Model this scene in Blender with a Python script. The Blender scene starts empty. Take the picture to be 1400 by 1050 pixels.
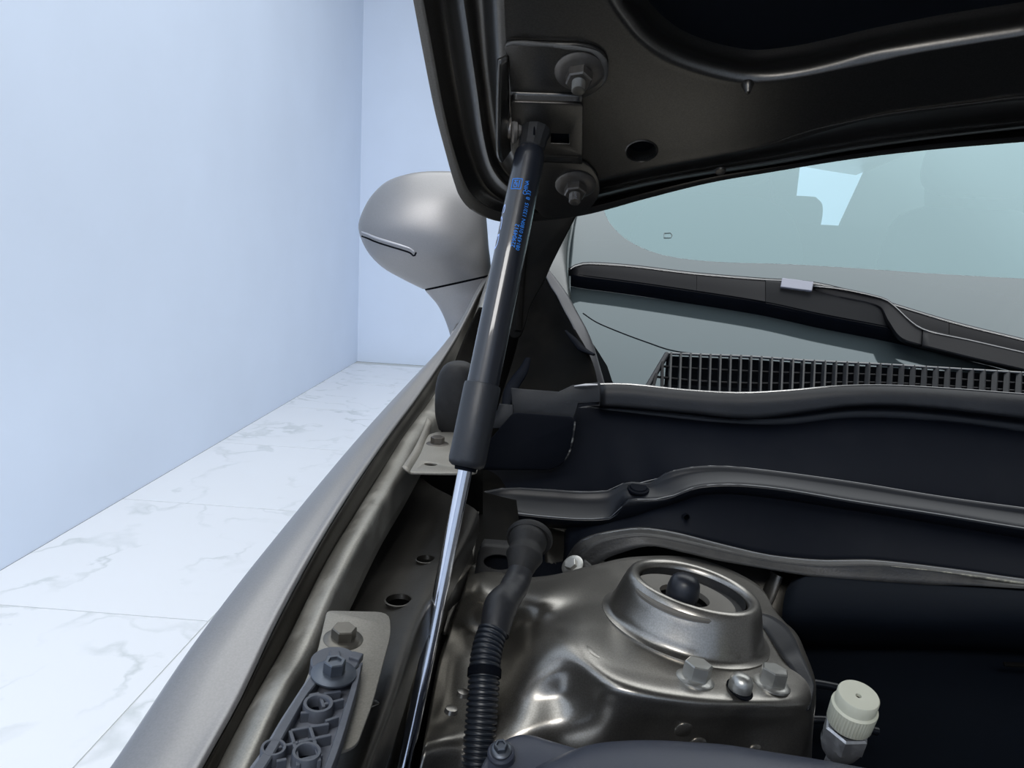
import bpy, bmesh, math, random
import numpy as np
from mathutils import Vector, Matrix, Quaternion
random.seed(4)
SC = bpy.context.scene
COL = SC.collection

# ------------------------------------------------------------------ camera
F = 1050.0            # focal length for a 1400 px wide frame
CZ = 1.15             # camera height above the floor
CAM = np.array((0.0, 0.0, CZ))


def nz(v):
    v = np.array(v, float)
    return v / np.linalg.norm(v)


_Y = nz((760 - 700, 525 - 335, -F))
_Z = nz(np.cross(np.array((1, -.055, 0)), _Y))
if _Z[1] < 0:
    _Z = -_Z
_X = np.cross(_Y, _Z)
R = np.array([_X, _Y, _Z])          # camera axes -> world
cd = bpy.data.cameras.new('camera')
cd.sensor_fit = 'HORIZONTAL'
cd.sensor_width = 36
cd.lens = 36 * F / 1400
cd.clip_start = .01
cam = bpy.data.objects.new('camera', cd)
M4 = np.eye(4)
M4[:3, :3] = R
M4[:3, 3] = CAM
cam.matrix_world = Matrix(M4.tolist())
COL.objects.link(cam)
SC.camera = cam

# ------------------------------------------------------------------ world, lamps, exposure
SC.view_settings.view_transform = 'Standard'
SC.view_settings.look = 'None'
SC.view_settings.gamma = 1
SC.view_settings.use_curve_mapping = False
SC.view_settings.exposure = 0.0
W = bpy.data.worlds.new('studio')
SC.world = W
W.use_nodes = True
W.node_tree.nodes['Background'].inputs[0].default_value = (.86, .92, 1, 1)
W.node_tree.nodes['Background'].inputs[1].default_value = .14


def area(name, loc, size, sizey, radiance, target, color=(1, 1, 1)):
    l = bpy.data.lights.new(name, 'AREA')
    l.shape = 'RECTANGLE'
    l.size = size
    l.size_y = sizey
    l.energy = radiance * math.pi * size * sizey
    l.color = color
    o = bpy.data.objects.new(name, l)
    o.location = loc
    o.rotation_euler = (Vector(target) - Vector(loc)).to_track_quat('-Z', 'Y').to_euler()
    COL.objects.link(o)
    return o


area('ceiling_softbox', (1.5, 1.6, 4.2), 6.2, 6.5, 2.45, (1.5, 1.6, 0), (.95, .985, 1))
area('front_highlight_light', (-.55, -2.2, 3.2), 1.5, .6, 18, (.1, .4, .8), (1, .99, .97))  # unseen area light, added in front to give the metal its highlights

# ------------------------------------------------------------------ pixel -> world helpers


def ray(px, py):
    return R @ np.array((px - 700, 525 - py, -F), float)


def P(px, py, Y):                       # point at a distance Y along the room
    r = ray(px, py)
    return CAM + r * (Y / r[1])


def PZ(px, py, z):                      # on a horizontal plane, z relative to camera
    r = ray(px, py)
    return CAM + r * (z / r[2])


def PD(px, py, d):                      # at a depth along the lens axis
    return CAM + ray(px, py) * (d / F)


def PP(px, py, c, n):                   # on a plane through c
    r = ray(px, py)
    return CAM + r * (((c - CAM) @ n) / (r @ n))


def PX(px, py, a, b):                   # on the upright plane X = a + b*Y
    r = ray(px, py)
    return CAM + r * (a / (r[0] - b * r[1]))


# ------------------------------------------------------------------ curve maths


def cr(pts, n, closed=False, even=True):
    """centripetal Catmull-Rom through pts, n samples, roughly even spacing"""
    p = np.array(pts, float)
    if len(p) == 2:
        t = np.linspace(0, 1, n)[:, None]
        return p[0] * (1 - t) + p[1] * t
    if closed:
        p = np.vstack([p[-1], p, p[0], p[1]])
    else:
        p = np.vstack([2 * p[0] - p[1], p, 2 * p[-1] - p[-2]])
    out = []
    for i in range(1, len(p) - 2):
        P0, P1, P2, P3 = p[i - 1:i + 3]
        t0 = 0
        t1 = t0 + max(np.linalg.norm(P1 - P0), 1e-9) ** .5
        t2 = t1 + max(np.linalg.norm(P2 - P1), 1e-9) ** .5
        t3 = t2 + max(np.linalg.norm(P3 - P2), 1e-9) ** .5
        for t in np.linspace(t1, t2, 16, endpoint=False):
            A1 = (t1 - t) / (t1 - t0) * P0 + (t - t0) / (t1 - t0) * P1
            A2 = (t2 - t) / (t2 - t1) * P1 + (t - t1) / (t2 - t1) * P2
            A3 = (t3 - t) / (t3 - t2) * P2 + (t - t2) / (t3 - t2) * P3
            B1 = (t2 - t) / (t2 - t0) * A1 + (t - t0) / (t2 - t0) * A2
            B2 = (t3 - t) / (t3 - t1) * A2 + (t - t1) / (t3 - t1) * A3
            out.append((t2 - t) / (t2 - t1) * B1 + (t - t1) / (t2 - t1) * B2)
    out.append(p[-2])
    out = np.array(out)
    s = np.concatenate([[0], np.cumsum(np.linalg.norm(np.diff(out, axis=0), axis=1))])
    q = np.linspace(0, s[-1], n)
    return np.stack([np.interp(q, s, out[:, k]) for k in range(out.shape[1])], 1)


def lin(pts, n):
    p = np.array(pts, float)
    s = np.concatenate([[0], np.cumsum(np.linalg.norm(np.diff(p, axis=0), axis=1))])
    q = np.linspace(0, s[-1], n)
    return np.stack([np.interp(q, s, p[:, k]) for k in range(p.shape[1])], 1)


# ------------------------------------------------------------------ mesh builders (all return (verts, faces))


def grid(rows, closed_u=False):
    rows = [np.array(r) for r in rows]
    n = len(rows[0])
    v = np.vstack(rows)
    f = []
    for j in range(len(rows) - 1):
        for i in range(n if closed_u else n - 1):
            k = (i + 1) % n
            f.append((j * n + i, j * n + k, (j + 1) * n + k, (j + 1) * n + i))
    return v, f


def loft(curves, n=60, m=4, smooth=True, pre=True):
    """sheet through a stack of curves; n samples along, m spans between curves"""
    cs = [cr(c, n) if pre else np.array(c) for c in curves]
    k = (len(cs) - 1) * m + 1
    if smooth and len(cs) > 2:
        cols = []
        for i in range(n):
            p = np.array([c[i] for c in cs])
            q = []
            pe = np.vstack([2 * p[0] - p[1], p, 2 * p[-1] - p[-2]])
            for a in range(1, len(pe) - 2):
                P0, P1, P2, P3 = pe[a - 1:a + 3]
                d0, d1, d2 = [max(np.linalg.norm(x), 1e-7) ** .5 for x in (P1 - P0, P2 - P1, P3 - P2)]
                m1 = ((P1 - P0) / d0 - (P2 - P0) / (d0 + d1) + (P2 - P1) / d1) * d1
                m2 = ((P2 - P1) / d1 - (P3 - P1) / (d1 + d2) + (P3 - P2) / d2) * d1
                for b in range(m):
                    t = b / m
                    q.append((2 * t**3 - 3 * t**2 + 1) * P1 + (t**3 - 2 * t**2 + t) * m1 + (-2 * t**3 + 3 * t**2) * P2 + (t**3 - t**2) * m2)
            q.append(p[-1])
            cols.append(q)
        rows = [np.array([cols[i][j] for i in range(n)]) for j in range(k)]
    else:
        rows = []
        for a in range(len(cs) - 1):
            for b in range(m):
                t = b / m
                rows.append(cs[a] * (1 - t) + cs[a + 1] * t)
        rows.append(cs[-1])
    return grid(rows)


def frame(ax, hint=(0, 0, 1)):
    a = nz(ax)
    h = np.array(hint, float)
    if abs(a @ nz(h)) > .98:
        h = np.array((1, 0, 0))
    x = nz(np.cross(h, a))
    return x, np.cross(a, x), a


def lathe(profile, o=(0, 0, 0), ax=(0, 0, 1), seg=40, cap=False, sx=1, sy=1, hint=(0, 0, 1)):
    """profile = [(radius, height)...] turned about ax through o"""
    x, y, a = frame(ax, hint)
    an = np.linspace(0, 2 * math.pi, seg, endpoint=False)
    rows = [np.array([np.array(o) + r * sx * math.cos(t) * x + r * sy * math.sin(t) * y + h * a for t in an]) for r, h in profile]
    v, f = grid(rows, True)
    if cap:
        f.append(tuple(range(seg))[::-1])
        b = (len(rows) - 1) * seg
        f.append(tuple(range(b, b + seg)))
    return v, f


def tube(path, rad, seg=20, n=None, cap=True, hint=(0, 0, 1), flat=1.0):
    p = np.array(path, float)
    if n:
        p = cr(p, n)
    r = np.full(len(p), rad) if np.isscalar(rad) else np.interp(np.linspace(0, 1, len(p)), np.linspace(0, 1, len(rad)), rad)
    rows = []
    an = np.linspace(0, 2 * math.pi, seg, endpoint=False)
    tg = np.gradient(p, axis=0)
    for q, t, rr in zip(p, tg, r):
        x, y, a = frame(t, hint)
        rows.append(np.array([q + rr * math.cos(k) * x + rr * flat * math.sin(k) * y for k in an]))
    v, f = grid(rows, True)
    if cap:
        f.append(tuple(range(seg))[::-1])
        b = (len(rows) - 1) * seg
        f.append(tuple(range(b, b + seg)))
    return v, f


def join(*parts):
    V, Fc, o = [], [], 0
    for v, f in parts:
        V.append(np.array(v))
        Fc += [tuple(i + o for i in q) for q in f]
        o += len(v)
    return np.vstack(V), Fc


def box(c, x, y, z, hx, hy, hz):
    c = np.array(c)
    v = [c + sx * hx * np.array(x) + sy * hy * np.array(y) + sz * hz * np.array(z) for sz in (-1, 1) for sy in (-1, 1) for sx in (-1, 1)]
    f = [(0, 2, 3, 1), (4, 5, 7, 6), (0, 1, 5, 4), (2, 6, 7, 3), (0, 4, 6, 2), (1, 3, 7, 5)]
    return np.array(v), f


def bar(a, b, w, h, up=(0, 0, 1)):
    """straight bar from a to b, w wide and h high, top along up"""
    a, b = np.array(a), np.array(b)
    d = b - a
    x = nz(d)
    s = nz(np.cross(up, x))
    u = np.cross(x, s)
    return box((a + b) / 2, x, s, u, np.linalg.norm(d) / 2, w / 2, h / 2)


def fillet(pts, r, k=5):
    p = [np.array(q, float) for q in pts]
    out = []
    n = len(p)
    rr = [r] * n if np.isscalar(r) else r
    for i in range(n):
        a, b, c = p[i - 1], p[i], p[(i + 1) % n]
        u, v = a - b, c - b
        d = min(rr[i], .45 * np.linalg.norm(u), .45 * np.linalg.norm(v))
        if d < 1e-6:
            out.append(b)
            continue
        s, e = b + nz(u) * d, b + nz(v) * d
        for t in np.linspace(0, 1, k):
            out.append((1 - t)**2 * s + 2 * t * (1 - t) * b + t * t * e)
    return out


def plate(outline, n, thick, holes=(), bevel=.0005):
    """flat sheet: world outline (3-D points), its normal, thickness and holes"""
    S = 100.0
    o = np.array(outline[0], float)
    n = nz(n)
    x, y, _ = frame(n, (0, 1, 0.01))
    cu = bpy.data.curves.new('tmp', 'CURVE')
    cu.dimensions = '2D'
    cu.fill_mode = 'BOTH'
    cu.extrude = max(thick / 2 - bevel, 1e-5) * S
    cu.bevel_depth = bevel * S
    cu.bevel_resolution = 1
    for ring in [outline] + list(holes):
        sp = cu.splines.new('POLY')
        sp.points.add(len(ring) - 1)
        for k, q in enumerate(ring):
            d = np.array(q) - o
            sp.points[k].co = (d @ x * S, d @ y * S, 0, 1)
        sp.use_cyclic_u = True
    ob = bpy.data.objects.new('tmp', cu)
    COL.objects.link(ob)
    dg = bpy.context.evaluated_depsgraph_get()
    me = bpy.data.meshes.new_from_object(ob.evaluated_get(dg))
    v = np.array([o + (w.co[0] * x + w.co[1] * y + w.co[2] * n) / S for w in me.vertices])
    f = [tuple(q.vertices) for q in me.polygons]
    bpy.data.objects.remove(ob)
    bpy.data.meshes.remove(me)
    bpy.data.curves.remove(cu)
    return v, f


def circ(c, n, r, k=20, r2=None, hint=(0, 1, .01)):
    x, y, _ = frame(n, hint)
    return [np.array(c) + r * math.cos(t) * x + (r2 or r) * math.sin(t) * y for t in np.linspace(0, 2 * math.pi, k, endpoint=False)]


# ------------------------------------------------------------------ objects
ORG = {}


def obj(name, vf, mat, parent=None, smooth=40, solid=0, offset=0, origin=None, bevel=0, subd=0):
    v, f = vf
    v = np.array(v, float)
    o3 = np.array(origin) if origin is not None else (v.min(0) + v.max(0)) / 2
    me = bpy.data.meshes.new(name)
    me.from_pydata((v - o3).tolist(), [], [tuple(int(i) for i in q) for q in f])
    bm = bmesh.new()
    bm.from_mesh(me)
    bmesh.ops.remove_doubles(bm, verts=bm.verts, dist=1e-6)
    bmesh.ops.recalc_face_normals(bm, faces=bm.faces)
    bm.to_mesh(me)
    bm.free()
    if smooth:
        me.shade_smooth()
        me.set_sharp_from_angle(angle=math.radians(smooth))
    me.materials.append(mat)
    o = bpy.data.objects.new(name, me)
    COL.objects.link(o)
    ORG[o.name] = o3
    if parent:
        o.parent = parent
        o.location = Vector(o3 - ORG[parent.name])
    else:
        o.location = Vector(o3)
    if solid:
        m = o.modifiers.new('thickness', 'SOLIDIFY')
        m.thickness = solid
        m.offset = offset
    if bevel:
        m = o.modifiers.new('bevel', 'BEVEL')
        m.width = bevel
        m.segments = 2
        m.limit_method = 'ANGLE'
        m.angle_limit = math.radians(40)
    if subd:
        m = o.modifiers.new('sub', 'SUBSURF')
        m.levels = m.render_levels = subd
    return o


def tag(o, label, cat, group=None):
    o['label'] = label
    o['category'] = cat
    if group:
        o['group'] = group
    return o


def thing(name, label, cat, loc, group=None):
    o = bpy.data.objects.new(name, None)
    o.empty_display_size = .02
    o.location = Vector(np.array(loc, float))
    COL.objects.link(o)
    ORG[o.name] = np.array(loc, float)
    return tag(o, label, cat, group)


def copy_to(src, loc, parent, axis=None, scale=None):
    """a copy sharing mesh data, at a world place, +Z along axis"""
    c = src.copy()
    COL.objects.link(c)
    c.parent = parent
    ORG[c.name] = np.array(loc, float)
    c.location = Vector(np.array(loc) - (ORG[parent.name] if parent else 0))
    if axis is not None:
        c.rotation_mode = 'QUATERNION'
        c.rotation_quaternion = Vector(axis).to_track_quat('Z', 'Y')
    if scale is not None:
        c.scale = scale
    return c


def aim(o, axis, spin=0):
    o.rotation_mode = 'QUATERNION'
    o.rotation_quaternion = Vector(axis).to_track_quat('Z', 'Y') @ Quaternion((0, 0, 1), spin)
    return o


def cut(o, cutter):
    """boolean a real hole through a sheet (cutter = (verts, faces) in world space)"""
    c = obj('cutter', cutter, o.data.materials[0], smooth=0)
    m = o.modifiers.new('hole', 'BOOLEAN')
    m.object = c
    m.solver = 'EXACT'
    dg = bpy.context.evaluated_depsgraph_get()
    me = bpy.data.meshes.new_from_object(o.evaluated_get(dg))
    o.modifiers.clear()
    o.data = me
    me.set_sharp_from_angle(angle=math.radians(40))
    bpy.data.objects.remove(c)


# ------------------------------------------------------------------ materials


def mat(name, base, rough=.5, metal=0., spec=.5, coat=0., coat_rough=.08, grain=0., gscale=400, dust=0., dustcol=(.35, .33, .3), dscale=9, rvar=0., ior=None, flake=0.):
    m = bpy.data.materials.new(name)
    m.use_nodes = True
    nt = m.node_tree
    b = nt.nodes['Principled BSDF']
    b.inputs['Base Color'].default_value = (*base, 1)
    b.inputs['Roughness'].default_value = rough
    b.inputs['Metallic'].default_value = metal
    b.inputs['Specular IOR Level'].default_value = spec
    b.inputs['Coat Weight'].default_value = coat
    b.inputs['Coat Roughness'].default_value = coat_rough
    if ior:
        b.inputs['IOR'].default_value = ior
    tc = nt.nodes.new('ShaderNodeTexCoord')
    if grain:
        n = nt.nodes.new('ShaderNodeTexNoise')
        n.inputs['Scale'].default_value = gscale
        n.inputs['Detail'].default_value = 3
        nt.links.new(tc.outputs['Object'], n.inputs['Vector'])
        bp = nt.nodes.new('ShaderNodeBump')
        bp.inputs['Strength'].default_value = grain
        bp.inputs['Distance'].default_value = .001
        nt.links.new(n.outputs[0], bp.inputs['Height'])
        nt.links.new(bp.outputs[0], b.inputs['Normal'])
    col = None
    if flake:
        n = nt.nodes.new('ShaderNodeTexNoise')
        n.inputs['Scale'].default_value = 900
        n.inputs['Detail'].default_value = 1
        nt.links.new(tc.outputs['Object'], n.inputs['Vector'])
        r = nt.nodes.new('ShaderNodeValToRGB')
        r.color_ramp.elements[0].position = .3
        r.color_ramp.elements[1].position = .7
        r.color_ramp.elements[0].color = (*[c * (1 - flake) for c in base], 1)
        r.color_ramp.elements[1].color = (*[min(1, c * (1 + flake)) for c in base], 1)
        nt.links.new(n.outputs[0], r.inputs[0])
        col = r.outputs[0]
    if dust:
        n = nt.nodes.new('ShaderNodeTexNoise')
        n.inputs['Scale'].default_value = dscale
        n.inputs['Detail'].default_value = 9
        n.inputs['Roughness'].default_value = .72
        nt.links.new(tc.outputs['Object'], n.inputs['Vector'])
        r = nt.nodes.new('ShaderNodeValToRGB')
        r.color_ramp.elements[0].position = .48
        r.color_ramp.elements[1].position = .8
        nt.links.new(n.outputs[0], r.inputs[0])
        mu = nt.nodes.new('ShaderNodeMath')
        mu.operation = 'MULTIPLY'
        mu.inputs[1].default_value = dust
        nt.links.new(r.outputs[0], mu.inputs[0])
        mx = nt.nodes.new('ShaderNodeMix')
        mx.data_type = 'RGBA'
        nt.links.new(mu.outputs[0], mx.inputs[0])
        if col:
            nt.links.new(col, mx.inputs[6])
        else:
            mx.inputs[6].default_value = (*base, 1)
        mx.inputs[7].default_value = (*dustcol, 1)
        nt.links.new(mx.outputs[2], b.inputs['Base Color'])
        ma = nt.nodes.new('ShaderNodeMapRange')
        ma.inputs[3].default_value = rough
        ma.inputs[4].default_value = min(1, rough + .4)
        nt.links.new(mu.outputs[0], ma.inputs[0])
        nt.links.new(ma.outputs[0], b.inputs['Roughness'])
        me = nt.nodes.new('ShaderNodeMapRange')
        me.inputs[3].default_value = metal
        me.inputs[4].default_value = 0
        nt.links.new(mu.outputs[0], me.inputs[0])
        nt.links.new(me.outputs[0], b.inputs['Metallic'])
    elif col:
        nt.links.new(col, b.inputs['Base Color'])
    return m


PAINT = mat('car_paint', (.258, .254, .258), .42, .75, coat=.15, coat_rough=.25, flake=.05)
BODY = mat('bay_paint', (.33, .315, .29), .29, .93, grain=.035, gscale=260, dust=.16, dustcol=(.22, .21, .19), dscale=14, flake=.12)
HOODP = mat('shaded_hood_paint', (.10, .095, .088), .32, .92, grain=.1, gscale=120, flake=.1)  # same body paint, with the bay's shade darkened into its base colour
PLATEM = mat('plate_paint', (.27, .255, .225), .5, .55, dust=.4, dustcol=(.3, .28, .25), dscale=20, grain=.1, flake=.1)
LEDGE = mat('ledge_paint', (.27, .26, .235), .42, .7, dust=.8, dustcol=(.42, .41, .38), dscale=18, flake=.1)
APRON = mat('shaded_bay_paint', (.06, .056, .05), .36, .85, dust=.25, dustcol=(.10, .095, .085), dscale=10, grain=.1)  # bay paint again, base darkened to put its shadow into the colour
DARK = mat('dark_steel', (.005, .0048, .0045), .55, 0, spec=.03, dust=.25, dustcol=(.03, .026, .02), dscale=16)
BLACK = mat('black_plastic', (.0035, .0045, .0075), .55, spec=.03, dust=.03, dustcol=(.09, .09, .09), dscale=11, grain=.08, gscale=900)
BLACK2 = mat('black_satin_plastic', (.005, .0062, .0095), .33, spec=.28, grain=.05, gscale=900)
GREYP = mat('weathered_plastic', (.015, .0165, .020), .45, spec=.3, dust=.15, dustcol=(.09, .09, .095), dscale=22, grain=.1, gscale=700)
LATT = mat('bracket_plastic', (.062, .070, .090), .45, dust=.45, dustcol=(.19, .2, .22), dscale=40, grain=.1)
RUBBER = mat('rubber', (.012, .012, .013), .62, spec=.35, dust=.35, dustcol=(.06, .06, .058), dscale=30, grain=.2)
SEAL = mat('dusty_seal', (.014, .014, .0145), .45, dust=.5, dustcol=(.085, .08, .07), dscale=22, grain=.2)
TUBEM = mat('strut_black_paint', (.010, .012, .018), .38, coat=.7, coat_rough=.05, grain=.06, gscale=250)
SLEEVE = mat('strut_sleeve', (.02, .022, .027), .42, grain=.15, gscale=300)
CHROME = mat('chrome', (.75, .77, .83), .14, 1)
ZINC = mat('zinc', (.42, .42, .40), .36, .85, dust=.5, dustcol=(.45, .44, .42), dscale=120, grain=.15)
BOLTP = mat('painted_bolt', (.15, .14, .122), .36, .8, dust=.3, dustcol=(.3, .28, .25), dscale=90)
BOLTD = mat('dark_bolt', (.11, .10, .09), .4, .75, dust=.3, dustcol=(.2, .19, .17), dscale=90)
STEELB = mat('blued_bolt', (.1, .115, .14), .38, .7, dust=.3, dustcol=(.2, .2, .21), dscale=60)
CREAM = mat('cream_plastic', (.58, .58, .47), .5, dust=.15, dustcol=(.4, .4, .33), dscale=60)
ALU = mat('aluminium', (.42, .43, .45), .42, .85, dust=.7, dustcol=(.2, .21, .23), dscale=90, grain=.2)
COVER = mat('cover_plastic', (.045, .052, .075), .36, grain=.12, gscale=1200)
LINER = mat('hood_liner', (.004, .005, .007), .9, spec=.08, grain=.4, gscale=60)
CONDUIT = mat('conduit', (.012, .016, .024), .36, dust=.15, dustcol=(.08, .08, .08), dscale=30)
TAPE = mat('tape', (.010, .011, .015), .5, grain=.35, gscale=140, dust=.3, dustcol=(.07, .07, .07), dscale=60)
BLUE = mat('blue_ink', (.05, .27, .85), .6, spec=.1)
LIPM = mat('lip_plastic', (.008, .009, .0115), .4, spec=.35, dust=.15, dustcol=(.07, .07, .075), dscale=20, grain=.1, gscale=500)
FOAM = mat('insulation', (.0025, .004, .007), .75, spec=.06, dust=.02, dustcol=(.05, .05, .055), dscale=12, grain=.3, gscale=90)
WIPER = mat('wiper_plastic', (.007, .007, .0085), .42, spec=.12, grain=.1, gscale=700)
EDGEM = mat('edge_highlight', (.02, .021, .024), .15, ior=2.1)  # for glossy strips added along edges to make their bright highlights
FRIT = mat('frit_glass', (.032, .042, .046), .06, ior=1.56)
GLOSSB = mat('gloss_black', (.03, .036, .036), .2, ior=1.55)
FABRIC = mat('seat_fabric', (.10, .11, .11), .85)
TRIMB = mat('cabin_trim', (.06, .065, .065), .8)


def wallmat(name, base):
    m = mat(name, base, .55, spec=.3)
    nt = m.node_tree
    b = nt.nodes['Principled BSDF']
    tc = nt.nodes['Texture Coordinate']
    n = nt.nodes.new('ShaderNodeTexNoise')
    n.inputs['Scale'].default_value = 1.6
    n.inputs['Detail'].default_value = 4
    nt.links.new(tc.outputs['Object'], n.inputs['Vector'])
    r = nt.nodes.new('ShaderNodeValToRGB')
    r.color_ramp.elements[0].position = .3
    r.color_ramp.elements[1].position = .7
    r.color_ramp.elements[0].color = (*[c * .975 for c in base], 1)
    r.color_ramp.elements[1].color = (*[min(1, c * 1.02) for c in base], 1)
    nt.links.new(n.outputs[0], r.inputs[0])
    nt.links.new(r.outputs[0], b.inputs['Base Color'])
    return m


WALL = wallmat('wall_paint', (.72, .81, .96))


def marble():
    m = mat('marble_tile', (.80, .812, .838), .22, spec=.5)
    nt = m.node_tree
    b = nt.nodes['Principled BSDF']
    tc = nt.nodes['Texture Coordinate']
    oi = nt.nodes.new('ShaderNodeObjectInfo')
    ad = nt.nodes.new('ShaderNodeVectorMath')
    ad.operation = 'MULTIPLY_ADD'
    nt.links.new(oi.outputs['Location'], ad.inputs[0])
    ad.inputs[1].default_value = (3.7, 2.9, 0)
    nt.links.new(tc.outputs['Object'], ad.inputs[2])
    w = nt.nodes.new('ShaderNodeTexNoise')          # warp
    w.inputs['Scale'].default_value = 2.2
    w.inputs['Detail'].default_value = 6
    nt.links.new(ad.outputs[0], w.inputs['Vector'])
    wm = nt.nodes.new('ShaderNodeVectorMath')
    wm.operation = 'MULTIPLY_ADD'
    nt.links.new(w.outputs[1], wm.inputs[0])
    wm.inputs[1].default_value = (.9, .9, .9)
    nt.links.new(ad.outputs[0], wm.inputs[2])
    n = nt.nodes.new('ShaderNodeTexNoise')
    n.inputs['Scale'].default_value = 2.1
    n.inputs['Detail'].default_value = 2
    nt.links.new(wm.outputs[0], n.inputs['Vector'])
    s = nt.nodes.new('ShaderNodeMath')
    s.operation = 'SUBTRACT'
    s.inputs[1].default_value = .5
    nt.links.new(n.outputs[0], s.inputs[0])
    a = nt.nodes.new('ShaderNodeMath')
    a.operation = 'ABSOLUTE'
    nt.links.new(s.outputs[0], a.inputs[0])
    r = nt.nodes.new('ShaderNodeValToRGB')
    r.color_ramp.elements[0].position = 0
    r.color_ramp.elements[1].position = .03
    r.color_ramp.elements[0].color = (1, 1, 1, 1)
    r.color_ramp.elements[1].color = (0, 0, 0, 1)
    nt.links.new(a.outputs[0], r.inputs[0])
    g = nt.nodes.new('ShaderNodeTexNoise')          # breaks the veins up
    g.inputs['Scale'].default_value = 3.1
    g.inputs['Detail'].default_value = 3
    nt.links.new(ad.outputs[0], g.inputs['Vector'])
    gr = nt.nodes.new('ShaderNodeValToRGB')
    gr.color_ramp.elements[0].position = .40
    gr.color_ramp.elements[1].position = .62
    nt.links.new(g.outputs[0], gr.inputs[0])
    mu = nt.nodes.new('ShaderNodeMath')
    mu.operation = 'MULTIPLY'
    nt.links.new(r.outputs[0], mu.inputs[0])
    nt.links.new(gr.outputs[0], mu.inputs[1])
    m2 = nt.nodes.new('ShaderNodeMath')
    m2.operation = 'MULTIPLY'
    m2.inputs[1].default_value = .5
    nt.links.new(mu.outputs[0], m2.inputs[0])
    mx = nt.nodes.new('ShaderNodeMix')
    mx.data_type = 'RGBA'
    nt.links.new(m2.outputs[0], mx.inputs[0])
    mx.inputs[6].default_value = (.80, .812, .838, 1)
    mx.inputs[7].default_value = (.42, .46, .45, 1)
    nt.links.new(mx.outputs[2], b.inputs['Base Color'])
    return m


MARBLE = marble()
GROUT = mat('grout', (.55, .57, .57), .8)


def glass(name, tint, ior=1.75):
    m = bpy.data.materials.new(name)
    m.use_nodes = True
    nt = m.node_tree
    nt.nodes.remove(nt.nodes['Principled BSDF'])
    out = nt.nodes['Material Output']
    t = nt.nodes.new('ShaderNodeBsdfTransparent')
    t.inputs[0].default_value = (*tint, 1)
    g = nt.nodes.new('ShaderNodeBsdfGlossy')
    g.inputs['Roughness'].default_value = .01
    g.inputs[0].default_value = (.58, .79, .84, 1)
    fr = nt.nodes.new('ShaderNodeFresnel')
    fr.inputs[0].default_value = ior
    mx = nt.nodes.new('ShaderNodeMixShader')
    nt.links.new(fr.outputs[0], mx.inputs[0])
    nt.links.new(t.outputs[0], mx.inputs[1])
    nt.links.new(g.outputs[0], mx.inputs[2])
    nt.links.new(mx.outputs[0], out.inputs[0])
    return m


GLASS = glass('windshield_glass', (.55, .72, .72), 2.3)
FRIT.node_tree.nodes['Principled BSDF'].inputs['Specular Tint'].default_value = (.72, .93, 1, 1)
SIDEGLASS = glass('lens_glass', (.5, .5, .5), 1.5)

# ------------------------------------------------------------------ bolt shapes (local, +Z outward)


def hexring(r, h, seg=6, rot=0):
    return np.array([(r * math.cos(k * math.pi / 3 + rot), r * math.sin(k * math.pi / 3 + rot), h) for k in range(6)])


def hex_head(rh, z0, z1, ch=.0012, dish=0):
    rows = [hexring(rh, z0), hexring(rh, z1 - ch), hexring(rh - ch * 1.2, z1)]
    if dish:
        rows += [hexring(rh * .62, z1), hexring(rh * .58, z1 - dish)]
    v, f = grid(rows, True)
    b = (len(rows) - 1) * 6
    f.append(tuple(range(b, b + 6)))
    return v, f


def bolt_shape(rf, hf, rh, hh, dish=0):
    fl = lathe([(0, 0), (rf, 0), (rf, hf * .45), (rf * .93, hf * .7), (rh * 1.02, hf), (0, hf)], seg=36)
    return join(fl, hex_head(rh, hf * .8, hf + hh, rh * .09, dish))


def thread(r, z0, z1, pitch=.0012):
    prof = []
    n = max(2, int((z1 - z0) / pitch))
    for k in range(n):
        z = z0 + (z1 - z0) * k / n
        prof += [(r, z), (r * .88, z + (z1 - z0) / n * .5)]
    prof += [(r * .9, z1 - .0004), (r * .7, z1), (0, z1)]
    return lathe(prof, seg=24)


def bolt(name, loc, axis, vf, m, parent, spin=0):
    o = obj(name, vf, m, parent, smooth=32, origin=(0, 0, 0))
    o.location = Vector(np.array(loc) - ORG[parent.name])
    ORG[o.name] = np.array(loc, float)
    return aim(o, axis, spin)


# ================================================================== the room
for nm, vf in (('wall_left', box((-1.80, 1.5, 1.9), (1, 0, 0), (0, 1, 0), (0, 0, 1), .045, 5.4, 1.9)),
               ('wall_front', box((.9, -3.9, 1.9), (1, 0, 0), (0, 1, 0), (0, 0, 1), 2.655, .05, 1.9)),
               ('wall_back', box((.9, 6.95, 1.9), (1, 0, 0), (0, 1, 0), (0, 0, 1), 2.655, .05, 1.9))):
    o = obj(nm, vf, WALL, smooth=0)
    o['kind'] = 'structure'
fl = obj('floor', box((.9, 1.5, -.03), (1, 0, 0), (0, 1, 0), (0, 0, 1), 2.655, 5.4, .0275), GROUT, smooth=0)
fl['kind'] = 'structure'
TX, TY, X0, Y0 = .80, .945, -1.755, 2.06 - .945 * 6
tile0 = None
for i in range(6):
    for j in range(11):
        c = np.array((X0 + TX * (i + .5), Y0 + TY * (j + .5), -.002))
        if tile0 is None:
            tile0 = obj('tile', box(c, (1, 0, 0), (0, 1, 0), (0, 0, 1), TX / 2 - .0022, TY / 2 - .0022, .002), MARBLE, fl, smooth=0)
        else:
            copy_to(tile0, c, fl)

# ================================================================== front fender (left of the photo)
FA, FB = -.155, .0208


def ext(l, p0, p1):
    return [p0] + l + ([p1] if p1 else [])


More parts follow.
